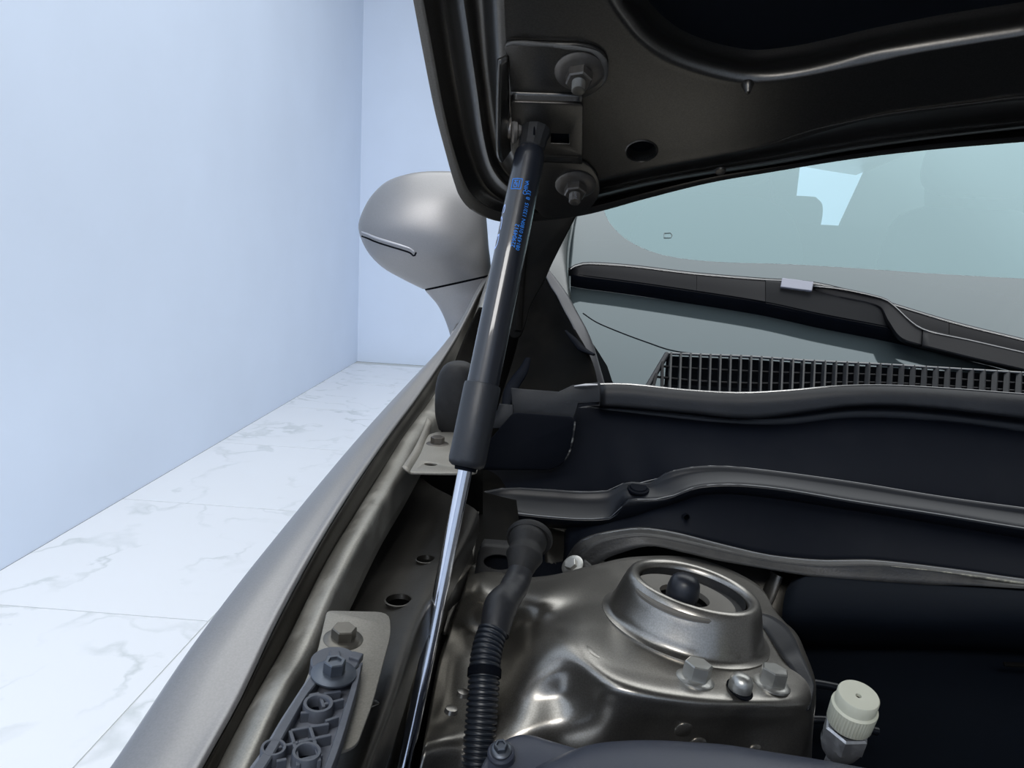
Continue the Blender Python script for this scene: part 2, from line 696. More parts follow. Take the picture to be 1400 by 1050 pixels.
hem = [(196, 1190), (270, 1050), (325, 952), (372, 853), (416, 771), (467, 686), (522, 605), (570, 540), (622, 462), (652, 404), (667, 378)]
sil = [(-20, 1270), (154, 1050), (287, 853), (398, 711), (493, 597), (561, 522), (600, 482), (628, 448), (648, 408), (663, 381)]
grv = [(230, 1190), (308, 1030), (343, 964), (394, 874), (445, 771), (484, 707), (523, 643), (551, 598), (590, 545), (630, 478), (655, 415), (668, 385)]
led = [(275, 1190), (350, 1036), (390, 943), (424, 892), (450, 822), (475, 776), (514, 703), (553, 643), (585, 590), (612, 550), (640, 500), (655, 445), (664, 405)]
H = [PX(x, y, FA, FB) for x, y in hem]
G = [PX(x, y, FA + .003, FB) for x, y in grv]
L = [PX(x, y, FA + .021, FB) for x, y in led]
S = []
for k, (x, y) in enumerate(sil):
    t = k / (len(sil) - 1)
    S.append(PX(x, y, FA - .046 + .036 * min(1, t * 1.15), FB))
NF = 90
YQ = np.linspace(.285, 1.46, NF)


def byY(c):
    q = cr(c, 400)
    o = np.argsort(q[:, 1])
    q = q[o]
    out = np.stack([np.interp(YQ, q[:, 1], q[:, k]) for k in range(3)], 1)
    over = YQ > q[-1, 1]
    sl_ = (q[-1] - q[-40]) / (q[-1, 1] - q[-40, 1])
    out[over] = q[-1] + sl_ * (YQ[over] - q[-1, 1])[:, None]
    return out


h_, g_, l_, s_ = [byY(c) for c in (H, G, L, S)]
fender = thing('front_fender', 'bronze-grey front fender with its rolled top edge and inner gutter beside the engine bay', 'fender', (-.2, .7, CZ - .3))
s2 = s_ + np.array((-.022, 0, -.06))
s3 = s_ + np.array((-.04, 0, -.22))
s4 = s_ * np.array((1, 1, 0)) + np.array((-.035, 0, .35))
mid = h_ * .5 + s_ * .5 + np.array((-.002, 0, .0035))
obj('outer_skin', loft([h_ + np.array((.0012, 0, -.0012)), h_, h_ + (mid - h_) * .25, mid, s_, s2, s3, s4], NF, 4, pre=False), PAINT, fender, solid=.0016)
g0 = h_ + np.array((.0018, 0, -.0025))
gl = [g_ + (l_ - g_) * t + np.array((0, 0, z)) for t, z in ((0, 0), (.12, .0015), (.5, .0035), (.9, .002), (1, -.001), (1.03, -.006))]
low = l_ + np.array((.0015, 0, -.03))
obj('gutter_wall', loft([g0, g0 * .5 + g_ * .5 + np.array((-.003, 0, 0)), g_], NF, 4, pre=False), APRON, fender, solid=.0012)
obj('gutter_flange', loft(gl + [low], NF, 3, pre=False), LEDGE, fender, solid=.0012)

# two mounting plates welded to the gutter, each with its bolts
up = np.array((0, 0, 1.0))
zl = -.222


def zp(z, *pts):
    return [PZ(x, y, z) for x, y in pts]


nrm = nz((.10, -.05, 1))
c0 = PZ(468, 868, zl)


def on0(x, y, h=0):
    return PP(x, y, c0 + nrm * h, nrm)


pl = fillet([on0(*q) for q in ((448, 837), (531, 839), (533, 868), (508, 962), (486, 1021), (458, 1031), (420, 1040), (395, 1010), (414, 945), (436, 890))], [.003, .008, .008, .01, .014, .004, .004, .004, .004, .004])
plate_lo = obj('mounting_plate', plate(pl, nrm, .002, bevel=.0006), PLATEM, fender)
plate_lo['label'] = 'bare light grey plate with two bolts'
bolt('bolt', on0(469, 876), nrm, bolt_shape(.0110, .0026, .0069, .0058), BOLTP, plate_lo, .3)
zu = -.192
hole = circ(PZ(589, 636, zu), up, .0062, 18, .005)
pu = fillet(zp(zu, (560, 647), (573, 625), (585, 596), (597, 592), (650, 592), (652, 648), (604, 648)), [.003, .01, .006, .002, .002, .008, .004])
plate_up = obj('mounting_plate', plate(pu, up, .002, [hole], bevel=.0005), PLATEM, fender)
plate_up['label'] = 'small light grey plate with one bolt and a hole'
bolt('bolt', PZ(598, 608, zu), up, bolt_shape(.0108, .0022, .0066, .0058), BOLTD, plate_up, .2)
lip = cr([PZ(560, 647, zu), PZ(575, 622, zu), PZ(586, 597, zu), PZ(592, 577, zu + .004)], 24)
obj('plate_lip', loft([lip, lip + np.array((-.007, .003, .004))], 24, 2, smooth=False, pre=False), PLATEM, plate_up, solid=.0015)

# ================================================================== side mirror
YM = 1.48


def sections(lv, Y, deep, n=48, rows=40, flat=.55):
    """stacked ellipses between left and right pixel limits"""
    lv = cr(lv, rows)
    out = []
    for lx, ly, rx, ry, d in lv:
        a, b = P(lx, ly, Y), P(rx, ry, Y)
        c, h = (a + b) / 2, (b - a) / 2
        ring = []
        for t in np.linspace(0, 2 * math.pi, n, endpoint=False):
            cs, sn = math.cos(t), math.sin(t)
            dy = -deep * d * (abs(sn) ** .8) * (1 if sn > 0 else -flat)
            ring.append(c + h * (math.copysign(abs(cs) ** .9, cs)) + np.array((0, dy, 0)))
        out.append(np.array(ring))
    v, f = grid(out, True)
    f.append(tuple(range(n)))
    f.append(tuple(range((rows - 1) * n, rows * n)))
    return v, f


mirror = thing('side_mirror', 'bronze-grey side mirror on the fender, seen from the front against the pale wall', 'mirror', P(640, 465, YM))
shell = obj('mirror_shell', sections([(583, 234.5, 618, 234.5, .12), (560, 238, 640, 239, .4), (531, 248, 655, 252, .62), (511, 266, 662, 272, .8), (498, 288, 665, 298, .93), (492, 308, 667, 322, 1), (494, 322, 668, 336, 1), (505, 345, 670, 352, .95), (524, 365, 671, 362, .85), (551, 381, 671, 369, .75), (579, 395, 672, 374.5, .64)], YM, .075), PAINT, mirror)
obj('mirror_foot', sections([(582, 397, 672, 377.5, .6), (590, 406, 673, 392, .56), (599, 417, 675, 408, .54), (609, 437, 680, 430, .5), (617, 464, 690, 462, .5), (620, 500, 700, 500, .5)], YM, .074), PAINT, mirror)


def hitn(o, x, y):
    hit(o, x, y)
    d = Vector(nz(ray(x, y)))
    _, n_, _, _ = TREES[o.name].ray_cast(Vector(CAM), d)
    n_ = np.array(n_)
    return n_ if n_ @ np.array(d) < 0 else -n_


def hit(o, x, y, push=0.0):
    """where the line of sight through a pixel meets an object, lifted by push"""
    from mathutils.bvhtree import BVHTree
    key = o.name
    if key not in TREES:
        TREES[key] = BVHTree.FromPolygons([Vector(np.array(w.co) + ORG[key]) for w in o.data.vertices], [q.vertices for q in o.data.polygons])
    d = Vector(nz(ray(x, y)))
    p_, n_, _, _ = TREES[key].ray_cast(Vector(CAM), d)
    if p_ is None:
        return P(x, y, YM)
    return np.array(p_) - np.array(d) * push


TREES = {}
st = [(495, 318), (503, 321), (512, 325), (530, 331), (550, 337), (561, 341), (566, 345)]
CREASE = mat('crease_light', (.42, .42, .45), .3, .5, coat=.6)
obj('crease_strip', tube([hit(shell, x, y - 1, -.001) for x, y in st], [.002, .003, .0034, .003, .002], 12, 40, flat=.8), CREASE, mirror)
obj('crease_gap', tube([hit(shell, x, y + 5, 0) for x, y in st] + [hit(shell, 569, 345, 0)], .0016, 10, 40), BLACK, mirror)
obj('shell_gap', sections([(581, 395, 670, 374, .58), (584, 399, 670, 380, .54)], YM, .0735, 48, 6), BLACK, mirror)


# ================================================================== hood
TH = math.radians(34)
HC = P(745, 180, .64)
HU = np.array((1.0, 0, 0))
HV = np.array((0, -math.cos(TH), math.sin(TH)))
HN = np.array((0, -math.sin(TH), -math.cos(TH)))   # towards the engine


def hp(px, py, h=0.0):
    return PP(px, py, HC + HN * h, HN)


def huv(px, py, h):
    d = hp(px, py, h) - HC
    return d @ HU, d @ HV


def hw(u, v, h):
    return HC + HU * u + HV * v + HN * h


def contour(px, h, front=.95, n=150, du=0.0):
    uv = [huv(x, y, h) for x, y in px]
    u0, v0 = uv[0]
    ul, vl = uv[-1]
    vis = cr([(a, b) for a, b in uv], n - 30)
    pre = lin([(u0 + du, front), (u0 + .004, v0 + .12), (u0 + .001, v0 + .01)], 14)
    post = cr([(ul + .02, vl + .0025), (.56, vl + .004), (.85, vl - .01), (1.25, vl - .09)], 16)
    return [hw(u, v, h) for u, v in np.vstack([pre, vis, post])]


C0 = [(566, 0), (580, 75), (595, 150), (607, 197), (622, 250), (629, 268), (643, 285), (665, 297), (690, 303), (740, 301), (800, 293), (886, 270), (971, 249), (1057, 234), (1169, 216), (1271, 204), (1400, 193)]
C1 = [(578, 0), (592, 75), (605, 145), (617, 195), (632, 242), (640, 259), (653, 274), (672, 286), (695, 292), (745, 291), (800, 285), (886, 263), (971, 243), (1057, 229), (1169, 211), (1271, 198), (1400, 187)]
C2 = [(606, 0), (617, 75), (629, 145), (638, 190), (651, 228), (659, 245), (670, 260), (686, 272), (705, 279), (750, 281), (800, 277), (886, 257), (960, 242), (1057, 226), (1169, 206), (1271, 191), (1400, 178)]
C3 = [(634, 0), (645, 75), (653, 130), (659, 175), (666, 210), (672, 228), (683, 245), (700, 259), (722, 268), (758, 272), (800, 269), (880, 251), (960, 236), (1057, 221), (1169, 201), (1271, 187), (1400, 172)]
C4 = [(650, 0), (657, 75), (664, 130), (670, 175), (677, 208), (683, 222), (694, 238), (710, 251), (730, 260), (762, 264), (800, 262), (880, 245), (960, 230), (1057, 214), (1169, 194), (1271, 180), (1400, 166)]
C5 = [(661, 0), (667, 75), (673, 130), (679, 175), (686, 206), (692, 220), (702, 233), (717, 244), (738, 252), (766, 257), (800, 255), (880, 238), (960, 223), (1057, 206), (1169, 184), (1271, 170), (1400, 156)]
C6 = [(679, 0), (683, 75), (687, 130), (691, 172), (697, 202), (702, 214), (712, 226), (727, 237), (746, 245), (772, 249), (802, 247), (880, 230), (960, 215), (1057, 196), (1169, 165), (1271, 150), (1400, 135)]
R0 = [(800, -90), (812, -40), (832, 0), (850, 27), (872, 52), (905, 77), (940, 92), (975, 103), (1010, 110), (1030, 111), (1060, 109), (1100, 103), (1145, 94), (1186, 86), (1240, 74), (1293, 65), (1400, 48)]
R1 = [(824, -90), (836, -40), (852, 0), (866, 20), (884, 42), (912, 63), (945, 78), (978, 88), (1010, 95), (1030, 97), (1060, 96), (1100, 90), (1145, 80), (1186, 70), (1240, 59), (1293, 50), (1400, 33)]
R2 = [(838, -90), (850, -40), (866, 0), (880, 18), (897, 36), (922, 54), (952, 68), (983, 77), (1012, 83), (1032, 85), (1060, 83), (1100, 77), (1145, 67), (1186, 57), (1240, 46), (1293, 36), (1400, 19)]
R3 = [(850, -100), (862, -46), (879, -12), (893, 6), (909, 22), (931, 38), (958, 50), (987, 59), (1013, 64), (1033, 66), (1060, 64), (1100, 58), (1145, 48), (1186, 38), (1240, 27), (1293, 17), (1400, 0)]
hood = thing('car_hood', 'raised bronze-grey car hood seen from its underside', 'car hood', hw(0, -.1, 0))
hs = [(C0, -.001), (C1, .001), (C2, -.010), (C3, .011), (C4, .005), (C5, .006), (C6, .020)]
rows = [np.array(contour(c, h)) for c, h in hs]
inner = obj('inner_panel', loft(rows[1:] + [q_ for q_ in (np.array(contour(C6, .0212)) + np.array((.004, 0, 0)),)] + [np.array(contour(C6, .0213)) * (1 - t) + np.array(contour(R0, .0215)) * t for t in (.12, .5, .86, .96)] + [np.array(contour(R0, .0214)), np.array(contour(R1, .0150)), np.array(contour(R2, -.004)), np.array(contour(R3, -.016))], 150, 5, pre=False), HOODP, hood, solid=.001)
rim = [np.array(contour(C0, h)) for h in (.002, -.001, -.005)]
c1 = np.array(contour(C1, .0028))
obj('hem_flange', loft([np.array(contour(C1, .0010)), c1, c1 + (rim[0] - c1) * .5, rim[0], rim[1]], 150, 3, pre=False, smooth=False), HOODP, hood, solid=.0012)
corner = np.tile(hw(1.25, .95, -.06), (150, 1))
obj('outer_skin', loft([rim[1], rim[2], np.array(contour(C2, -.022)), np.array(contour(C6, -.034)), np.array(contour(R2, -.045)), corner], 150, 4, pre=False, smooth=False), PAINT, hood)
lin0 = np.array(contour(R3, -.0145))
obj('insulation_liner', loft([np.array(contour(R2, -.012)), lin0, lin0 * .75 + np.tile(hw(1.25, .95, .006), (150, 1)) * .25, np.tile(hw(1.25, .95, 0), (150, 1))], 150, 6, pre=False, smooth=False), LINER, hood)
# pressed line near the trailing edge
em = [(1040, 199), (1057, 195), (1110, 178), (1169, 165), (1215, 156), (1271, 149), (1340, 141), (1400, 134)]
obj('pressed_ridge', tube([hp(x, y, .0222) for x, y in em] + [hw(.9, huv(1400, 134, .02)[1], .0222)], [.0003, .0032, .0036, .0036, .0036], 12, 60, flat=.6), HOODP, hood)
# round hole with a folded rim
hc = hp(877, 206, .0215)
cut(inner, lathe([(0, -.02), (.0115, -.02), (.0115, .02), (0, .02)], hc, HN, 28))
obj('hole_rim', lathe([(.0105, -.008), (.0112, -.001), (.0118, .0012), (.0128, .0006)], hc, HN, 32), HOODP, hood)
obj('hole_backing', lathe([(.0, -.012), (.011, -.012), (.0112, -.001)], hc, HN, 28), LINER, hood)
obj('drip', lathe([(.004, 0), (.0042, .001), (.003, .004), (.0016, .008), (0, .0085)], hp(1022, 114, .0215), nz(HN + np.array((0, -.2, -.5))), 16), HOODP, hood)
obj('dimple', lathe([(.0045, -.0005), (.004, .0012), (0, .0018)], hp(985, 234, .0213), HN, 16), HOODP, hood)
# strut bracket on the hood
hb = .0235
tab_u = fillet([hp(x, y, hb) for x, y in ((691, 58), (790, 60), (812, 65), (825, 73), (829, 86), (828, 104), (819, 119), (800, 131), (699, 128), (697, 90))], [.004, .004, .008, .008, .006, .008, .008, .004, .001, .001])
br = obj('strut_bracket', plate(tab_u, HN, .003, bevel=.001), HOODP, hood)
ORGB = br
mid_r = [hp(x, y, hb + .0015) for x, y in ((699, 125), (797, 128))]
mid_l = [hp(x, y, hb + .005) for x, y in ((699, 140), (795, 142))]
slot = [hp(x, y, hb + .006) for x, y in ((752, 180), (779, 181), (779, 196), (752, 195))]
cen = fillet([hp(x, y, hb + .006) for x, y in ((699, 138), (796, 141), (795, 212), (703, 210))], .003)
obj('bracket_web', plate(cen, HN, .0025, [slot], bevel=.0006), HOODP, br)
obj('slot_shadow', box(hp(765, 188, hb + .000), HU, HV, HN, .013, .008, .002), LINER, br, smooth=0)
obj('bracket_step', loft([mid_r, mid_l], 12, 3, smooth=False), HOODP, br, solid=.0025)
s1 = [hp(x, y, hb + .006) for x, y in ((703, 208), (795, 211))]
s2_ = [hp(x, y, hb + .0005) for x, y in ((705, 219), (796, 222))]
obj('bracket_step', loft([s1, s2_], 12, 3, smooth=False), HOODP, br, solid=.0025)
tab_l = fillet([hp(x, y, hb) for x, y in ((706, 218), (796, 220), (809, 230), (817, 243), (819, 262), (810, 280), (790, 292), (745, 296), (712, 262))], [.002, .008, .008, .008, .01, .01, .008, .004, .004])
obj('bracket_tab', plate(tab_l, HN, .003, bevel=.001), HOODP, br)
# sealer bead along the top of the bracket
obj('sealer_bead', tube([hp(x, y, hb + .001) for x, y in ((692, 62), (700, 59), (730, 60), (770, 63), (795, 66), (812, 70), (822, 78), (827, 90))] + [hp(826, 108, hb), hp(815, 122, hb)], [.0010, .0018, .0012, .002, .0014, .0024, .002, .0012], 10, 60), mat('sealer', (.07, .066, .06), .6, dust=.3, grain=.6, gscale=140), br)
# side flange carrying the ball stud
sf = [(684, 74), (688, 73), (691, 80)]
fx = hp(694, 150, hb)[0]


def side(px, py):
    return PX(px, py, fx, 0)


a0 = [hp(694, 76, hb + .001), hp(694, 125, hb + .004), hp(695, 175, hb + .008), hp(697, 205, hb + .006)]
a1 = [q + HN * d + np.array((-.006, 0, 0)) for q, d in zip(a0, (.004, .014, .022, .012))]
obj('bracket_flange', loft([a0, a1], 24, 4, smooth=False), HOODP, br, solid=.0025)
sock = PD(729, 177, .573)
stud_a = PD(692, 176, .572)
ax = nz(sock - stud_a)
ball = obj('ball_stud', lathe([(0, -.004), (.0062, -.004), (.0075, -.001), (.0075, .003), (.0098, .004), (.0105, .0055), (.0098, .008), (.0075, .009), (.0062, .013), (.0048, .015), (.0046, .016), (0, .016)], stud_a, ax, 32), mat('stud_steel', (.36, .32, .28), .35, .8), br)
for (x, y) in ((792, 97), (787, 252)):
    base = hp(x, y, hb + .0018)
    n_ = bolt('nut', base, HN, join(lathe([(0, 0), (.0168, 0), (.0168, .0012), (.0155, .002), (.0115, .0032), (0, .0034)], seg=40), hex_head(.0094, .0025, .0105, .001)), BOLTD, hood, .25)
    e = obj('stud_end', thread(.0048, .008, .0185), BOLTP if y < 150 else BOLTD, n_, smooth=50, origin=(0, 0, 0))
    e.location = (0, 0, 0)

# ================================================================== hood hinge (dark arm behind the strut)
hinge = thing('hood_hinge', 'dark steel hood hinge arm running down behind the black gas strut', 'hinge', P(720, 470, .80))
q = [(742, 262), (790, 287), (782, 303), (768, 330), (752, 362), (742, 386), (731, 405), (723, 420), (717, 445), (710, 461), (700, 461), (692, 440), (698, 405), (712, 330)]
oz = P(740, 350, .80)
nh = nz((-.25, -1, .28))
obj('hinge_arm', plate(fillet([PP(x, y, oz, nh) for x, y in q], .006), nh, .004, bevel=.001), DARK, hinge)
obj('hinge_rib', tube([PP(x, y, oz + nh * .004, nh) for x, y in ((716, 335), (711, 380), (709, 420), (708, 452))], [.003, .005, .005, .004], 12, 24, flat=.6), DARK, hinge)
obj('hinge_link', tube([P(705, 440, .82), P(690, 500, .86), P(672, 560, .88)], .008, 14, 20, flat=.5), DARK, hinge)

# ================================================================== gas strut
s_top, s_bot = PD(731, 180, .572), PD(532, 1150, .505)
axs = nz(s_top - s_bot)


def ats(py):
    """point of the strut axis at pixel row py"""
    x = 726 - .2047 * (py - 205)
    r = ray(x, py)
    n = nz(np.cross(axs, r))
    # closest point between axis and ray
    w = CAM - s_bot
    A = np.array([[axs @ axs, -(axs @ r)], [axs @ r, -(r @ r)]])
    b = np.array([axs @ w, r @ w])
    t = np.linalg.solve(A, b)
    return s_bot + axs * t[0]


strut = thing('gas_strut', 'black gas strut with blue print and a chrome rod, propping up the hood', 'gas strut', ats(1040))


def along(a, b):
    return np.linalg.norm(b - a)


rT = .0114
pa, pb = ats(530), ats(203)
Lt = along(pa, pb)
tubeo = obj('cylinder', lathe([(0, 0), (rT, 0), (rT, Lt - .008), (rT * .96, Lt - .004), (rT * .8, Lt), (0, Lt + .001)], pa, axs, 64), TUBEM, strut)
pc, pd = ats(637), ats(526)
Ls = along(pc, pd)
rS = .0132
obj('shaft_sleeve', lathe([(.0052, .002), (.0056, 0), (.0100, -.001), (.0125, .001), (rS, .004), (rS, Ls - .0015), (rS * .97, Ls), (rT * .99, Ls + .0004)], pc, axs, 64), SLEEVE, strut)
obj('sleeve_mouth', lathe([(.0062, .003), (.0062, -.0035), (.0075, -.0035), (.0085, .001)], pc, axs, 32), BLACK, strut)
pe, pf = ats(1130), ats(634)
obj('rod', tube([pe, pe + (pf - pe) * .5, pf], .0051, 40), CHROME, strut)
# end socket: a faceted black cup clipped over the ball stud
so = ats(206)
ss = along(so, ats(152))
prof = [(.0075, 0), (.0100, .002), (.0106, .010), (.0118, .014), (.0122, ss * .55), (.0118, ss * .72), (.0100, ss * .88), (.006, ss * .97), (0, ss)]
xs, ys, _ = frame(axs)
sk = obj('end_socket', lathe(prof, so, axs, 12), RUBBER, strut, smooth=25, bevel=.0006)
obj('socket_clip', tube([so + axs * ss * t + (-nz(CAM - so)) * -.0122 + xs * d for t, d in ((.40, .000), (.6, .001), (.8, .001), (.93, .0005))], .0007, 8, 16), BLACK, strut)

# printed lettering, wrapped on the tube
vdir = nz((CAM - ats(300)) - ((CAM - ats(300)) @ axs) * axs)     # towards the viewer
rdir = nz(np.cross(axs, vdir))                                     # to one side
if (R.T @ rdir)[0] < 0:
    rdir = -rdir


def textmesh(body, size):
    cu = bpy.data.curves.new('t', 'FONT')
    cu.body = body
    cu.size = 1
    cu.resolution_u = 3
    cu.align_x = 'LEFT'
    ob = bpy.data.objects.new('t', cu)
    COL.objects.link(ob)
    dg = bpy.context.evaluated_depsgraph_get()
    me = bpy.data.meshes.new_from_object(ob.evaluated_get(dg))
    v = np.array([w.co[:] for w in me.vertices])
    f = [tuple(q.vertices) for q in me.polygons]
    bpy.data.objects.remove(ob)
    bpy.data.meshes.remove(me)
    return v, f


def wrap(v, f, s0, ang, length, height):
    """lay text on the tube: reading along the axis from s0, baseline at angle ang (right of the viewer +)"""
    v = v - np.array((v[:, 0].min(), v[:, 1].min(), 0))
    kx, ky = length / v[:, 0].max(), height / v[:, 1].max()
    out = []
    for x, y, _ in v:
        a = ang - y * ky / rT
        out.append(s0 + axs * x * kx + (rT + .00012) * (vdir * math.cos(a) + rdir * math.sin(a)))
    return np.array(out), f


def txt(body, y0, y1, ang, h):
    v, f = textmesh(body, 1)
    obj('lettering', wrap(v, f, ats(y0), ang, along(ats(y0), ats(y1)), h), BLUE, strut, smooth=0)


txt('081434 0180N 132/15  B 33', 346, 266, math.radians(33), .0030)
txt('22904912', 344, 313, math.radians(13), .0030)
txt('CHINA', 273, 254, math.radians(17), .0029)
# square badge: outline, two underlined letters
y0, y1 = 267, 253.5
sq = along(ats(y0), ats(y1))


def sqpt(x, y):
    a = math.radians(-8) - y / rT
    return ats(y0) + axs * x + (rT + .00014) * (vdir * math.cos(a) + rdir * math.sin(a))


w_ = .0004
bars = [((0, 0), (sq, 0)), ((0, sq), (sq, sq)), ((0, 0), (0, sq)), ((sq, 0), (sq, sq))]
obj('badge', join(*[tube([sqpt(a[0] + (b[0] - a[0]) * t, a[1] + (b[1] - a[1]) * t) for t in (0, .5, 1)], w_ * .75, 6) for a, b in bars], tube([sqpt(sq * t, sq * .24) for t in (.15, .5, .85)], w_ * .9, 6)), BLUE, strut)
v, f = textmesh('GM', 1)
v = v - np.array((v[:, 0].min(), v[:, 1].min(), 0))
kx, ky = sq * .72 / v[:, 0].max(), sq * .42 / v[:, 1].max()
vv = np.array([sqpt(sq * .14 + x * kx, sq * .38 + y * ky) for x, y, _ in v])
obj('lettering', (vv, f), BLUE, strut, smooth=0)
# large letters round the left side
PALE = mat('pale_ink', (.38, .5, .8), .5)
v, f = textmesh('GDS', 1)
o = obj('lettering', wrap(v, f, ats(347), math.radians(-58), along(ats(347), ats(286)), .0075), PALE, strut, smooth=0)

# ================================================================== inner fender rail and apron sheets
rail = thing('inner_fender_rail', 'shade-darkened steel rail panel with round holes below the fender gutter', 'body panel', P(540, 800, .55))
zr = -.243
seam = [(652, 700), (640, 730), (612, 780), (584, 827), (570, 858), (545, 934), (526, 987), (507, 1034), (488, 1085)]
lft = [(560, 640), (520, 690), (478, 760), (436, 830), (415, 870), (385, 935), (355, 1000), (330, 1060), (300, 1120)]
A = [PZ(x, y, zr - .010) for x, y in lft]
B = [PZ(x, y, zr) for x, y in seam]
a_, b_ = cr(A, 50), cr(B, 50)
m_ = [a_ + (b_ - a_) * t + np.array((0, 0, z)) for t, z in ((0, 0), (.06, 0), (.35, -.004), (.7, -.001), (1, 0))]
edge = b_ + np.array((.0015, 0, -.004))
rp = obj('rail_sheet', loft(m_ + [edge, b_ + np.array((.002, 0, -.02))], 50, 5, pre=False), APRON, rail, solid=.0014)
for x, y, r in ((582, 765, .0072), (545, 821, .0088)):
    cut(rp, lathe([(0, -.02), (r, -.02), (r, .02), (0, .02)], PZ(x, y, zr - .002), up, 24))
    obj('hole_rim', lathe([(r * .97, -.003), (r * .99, .0006), (r * 1.12, .0004)], PZ(x, y, zr - .0012), up, 24), APRON, rail)
sl = [hit(rp, x, y, .0004) for x, y in ((496, 963), (518, 962))]
obj('slot_emboss', tube([sl[0], sl[0] * .9 + sl[1] * .1, sl[0] * .1 + sl[1] * .9, sl[1]], [.0008, .0036, .0036, .0008], 16, 24, flat=.35), BODY, rail)
# second sheet right of the seam, dropping into the channel where the rod passes
gap = [(640, 728), (622, 770), (604, 800), (590, 845), (576, 905), (566, 945), (553, 990), (540, 1040), (520, 1090)]
seam2 = [(649, 722), (634, 748), (612, 790), (590, 832), (574, 866), (551, 938), (532, 990), (513, 1036), (494, 1088)]
A2 = cr([PZ(x, y, zr - .010) for x, y in seam2], 50)
B2 = cr([PZ(x, y, zr - .026 - .045 * min(1, i / 4) - .014 * max(0, i - 4)) for i, (x, y) in enumerate(gap)], 50)
obj('lower_sheet', loft([A2 + np.array((-.006, 0, .002)), A2, A2 * .5 + B2 * .5 + np.array((0, 0, .004)), B2, B2 + np.array((.004, .0, -.012)), B2 + np.array((.006, .01, -.09))], 50, 4, pre=False), BODY, rail, solid=.0012)
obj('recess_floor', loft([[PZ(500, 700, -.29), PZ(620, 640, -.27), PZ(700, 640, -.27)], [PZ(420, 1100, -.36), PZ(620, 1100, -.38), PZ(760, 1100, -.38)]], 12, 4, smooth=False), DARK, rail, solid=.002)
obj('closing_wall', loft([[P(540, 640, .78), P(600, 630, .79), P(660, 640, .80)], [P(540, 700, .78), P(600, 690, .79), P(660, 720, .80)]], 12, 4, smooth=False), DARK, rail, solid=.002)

# ================================================================== ribbed plastic bracket at the lower left
lat = thing('ribbed_bracket', 'black ribbed plastic bracket bolted over the lower grey plate', 'bracket', on0(440, 960))


def lp(x, y, h=.006):
    return on0(x, y, h)


def ribbar(a, b, w=.0017, h=.009, top=.0075):
    A_, B_ = lp(*a, top), lp(*b, top)
    return bar(A_ - nrm * h / 2, B_ - nrm * h / 2, w, h, nrm)


rt = [(495, 908), (489, 938), (482, 964), (463, 1026), (440, 1085)]
lf = [(432, 911), (422, 928), (411, 945), (385, 985), (361, 1026), (318, 1085)]
rti = [(484, 918), (480, 938), (472, 962), (446, 1040), (428, 1085)]
lfi = [(440, 920), (432, 935), (420, 950), (393, 997), (371, 1036), (338, 1085)]


def wallstrip(o_, i_):
    n = 26
    a, b = cr([lp(*q, .0085) for q in o_], n), cr([lp(*q, .0085) for q in i_], n)
    dn = nrm * -.0085
    return grid([a + dn, a - nrm * .0006, a + (b - a) * .12, b - (b - a) * .12, b - nrm * .0006, b + dn])


obj('side_wall', wallstrip(rt, rti), LATT, lat)
obj('side_wall', wallstrip(lf, lfi), LATT, lat)
base = [lp(*q, .0015) for q in lf] + [lp(*q, .0015) for q in rt[::-1]]
obj('base_web', plate(base, nrm, .002, bevel=.0003), mat('dusty_web', (.13, .14, .17), .5, dust=.5, dustcol=(.26, .27, .3), dscale=40), lat)
for a, b in (((421, 950), (437, 947)), ((437, 948), (443, 966)), ((411, 974), (428, 973)), ((443, 962), (470, 955)), ((445, 985), (463, 979)), ((398, 998), (424, 993)), ((424, 993), (450, 989)), ((379, 1021), (408, 1014)), ((408, 1014), (453, 1004)), ((405, 1040), (441, 1031)),
             ((397, 998), (404, 1022)), ((404, 1022), (408, 1046)), ((424, 993), (430, 1012)), ((430, 1012), (437, 1040)), ((378, 1040), (392, 1037)), ((443, 948), (466, 944))):
    obj('rib', ribbar(a, b), LATT, lat, smooth=0, bevel=.0003)
for (x, y, r) in ((433, 982, .0068), (372, 1044, .0052), (417, 1050, .006)):
    c = lp(x, y, 0)
    obj('boss', lathe([(r * .72, .002), (r * .72, .0078), (r * .8, .0086), (r, .0086), (r * 1.05, .0075), (r * 1.08, .001)], c, nrm, 28), LATT, lat)
    obj('boss_hole', lathe([(0, .0028), (r * .7, .0028)], c, nrm, 20), BLACK, lat)
pad = lathe([(0, .0085), (.0116, .0085), (.0123, .0078), (.0125, .001), (.010, 0)], on0(456, 922), nrm, 40)
obj('end_pad', pad, LATT, lat)
for a, b in (((450, 899), (465, 898)), ((479, 898), (494, 902))):
    obj('end_tab', bar(lp(*a, .008), lp(*b, .008), .006, .004, nrm), LATT, lat, smooth=0, bevel=.0006)
lb = bolt('bolt', lp(456, 922, .0087), nrm, bolt_shape(.0112, .0020, .0056, .0060, .0012), STEELB, lat, .45)
lb['label'] = 'blue-grey flanged bolt'

# ================================================================== rubber buffer
bf = thing('rubber_buffer', 'rounded dark rubber hood buffer between the fender gutter and the gas strut', 'buffer', P(618, 590, .76))
prof = [(600, 586, 640, 590, .6), (596, 570, 645, 578, .8), (595, 548, 648, 555, .95), (597, 522, 650, 532, 1), (602, 507, 650, 512, .95), (609, 498, 645, 500, .8), (617, 494.5, 636, 495, .5), (624, 493.5, 628, 493.5, .15)]
obj('buffer_body', sections(prof[::-1], .76, .018, 32, 30, 1.0), RUBBER, bf)
obj('buffer_base', sections([(603, 584, 645, 584, .6), (604, 594, 648, 596, .7), (608, 602, 650, 604, .7)], .765, .02, 24, 10, 1.0), BLACK, bf)

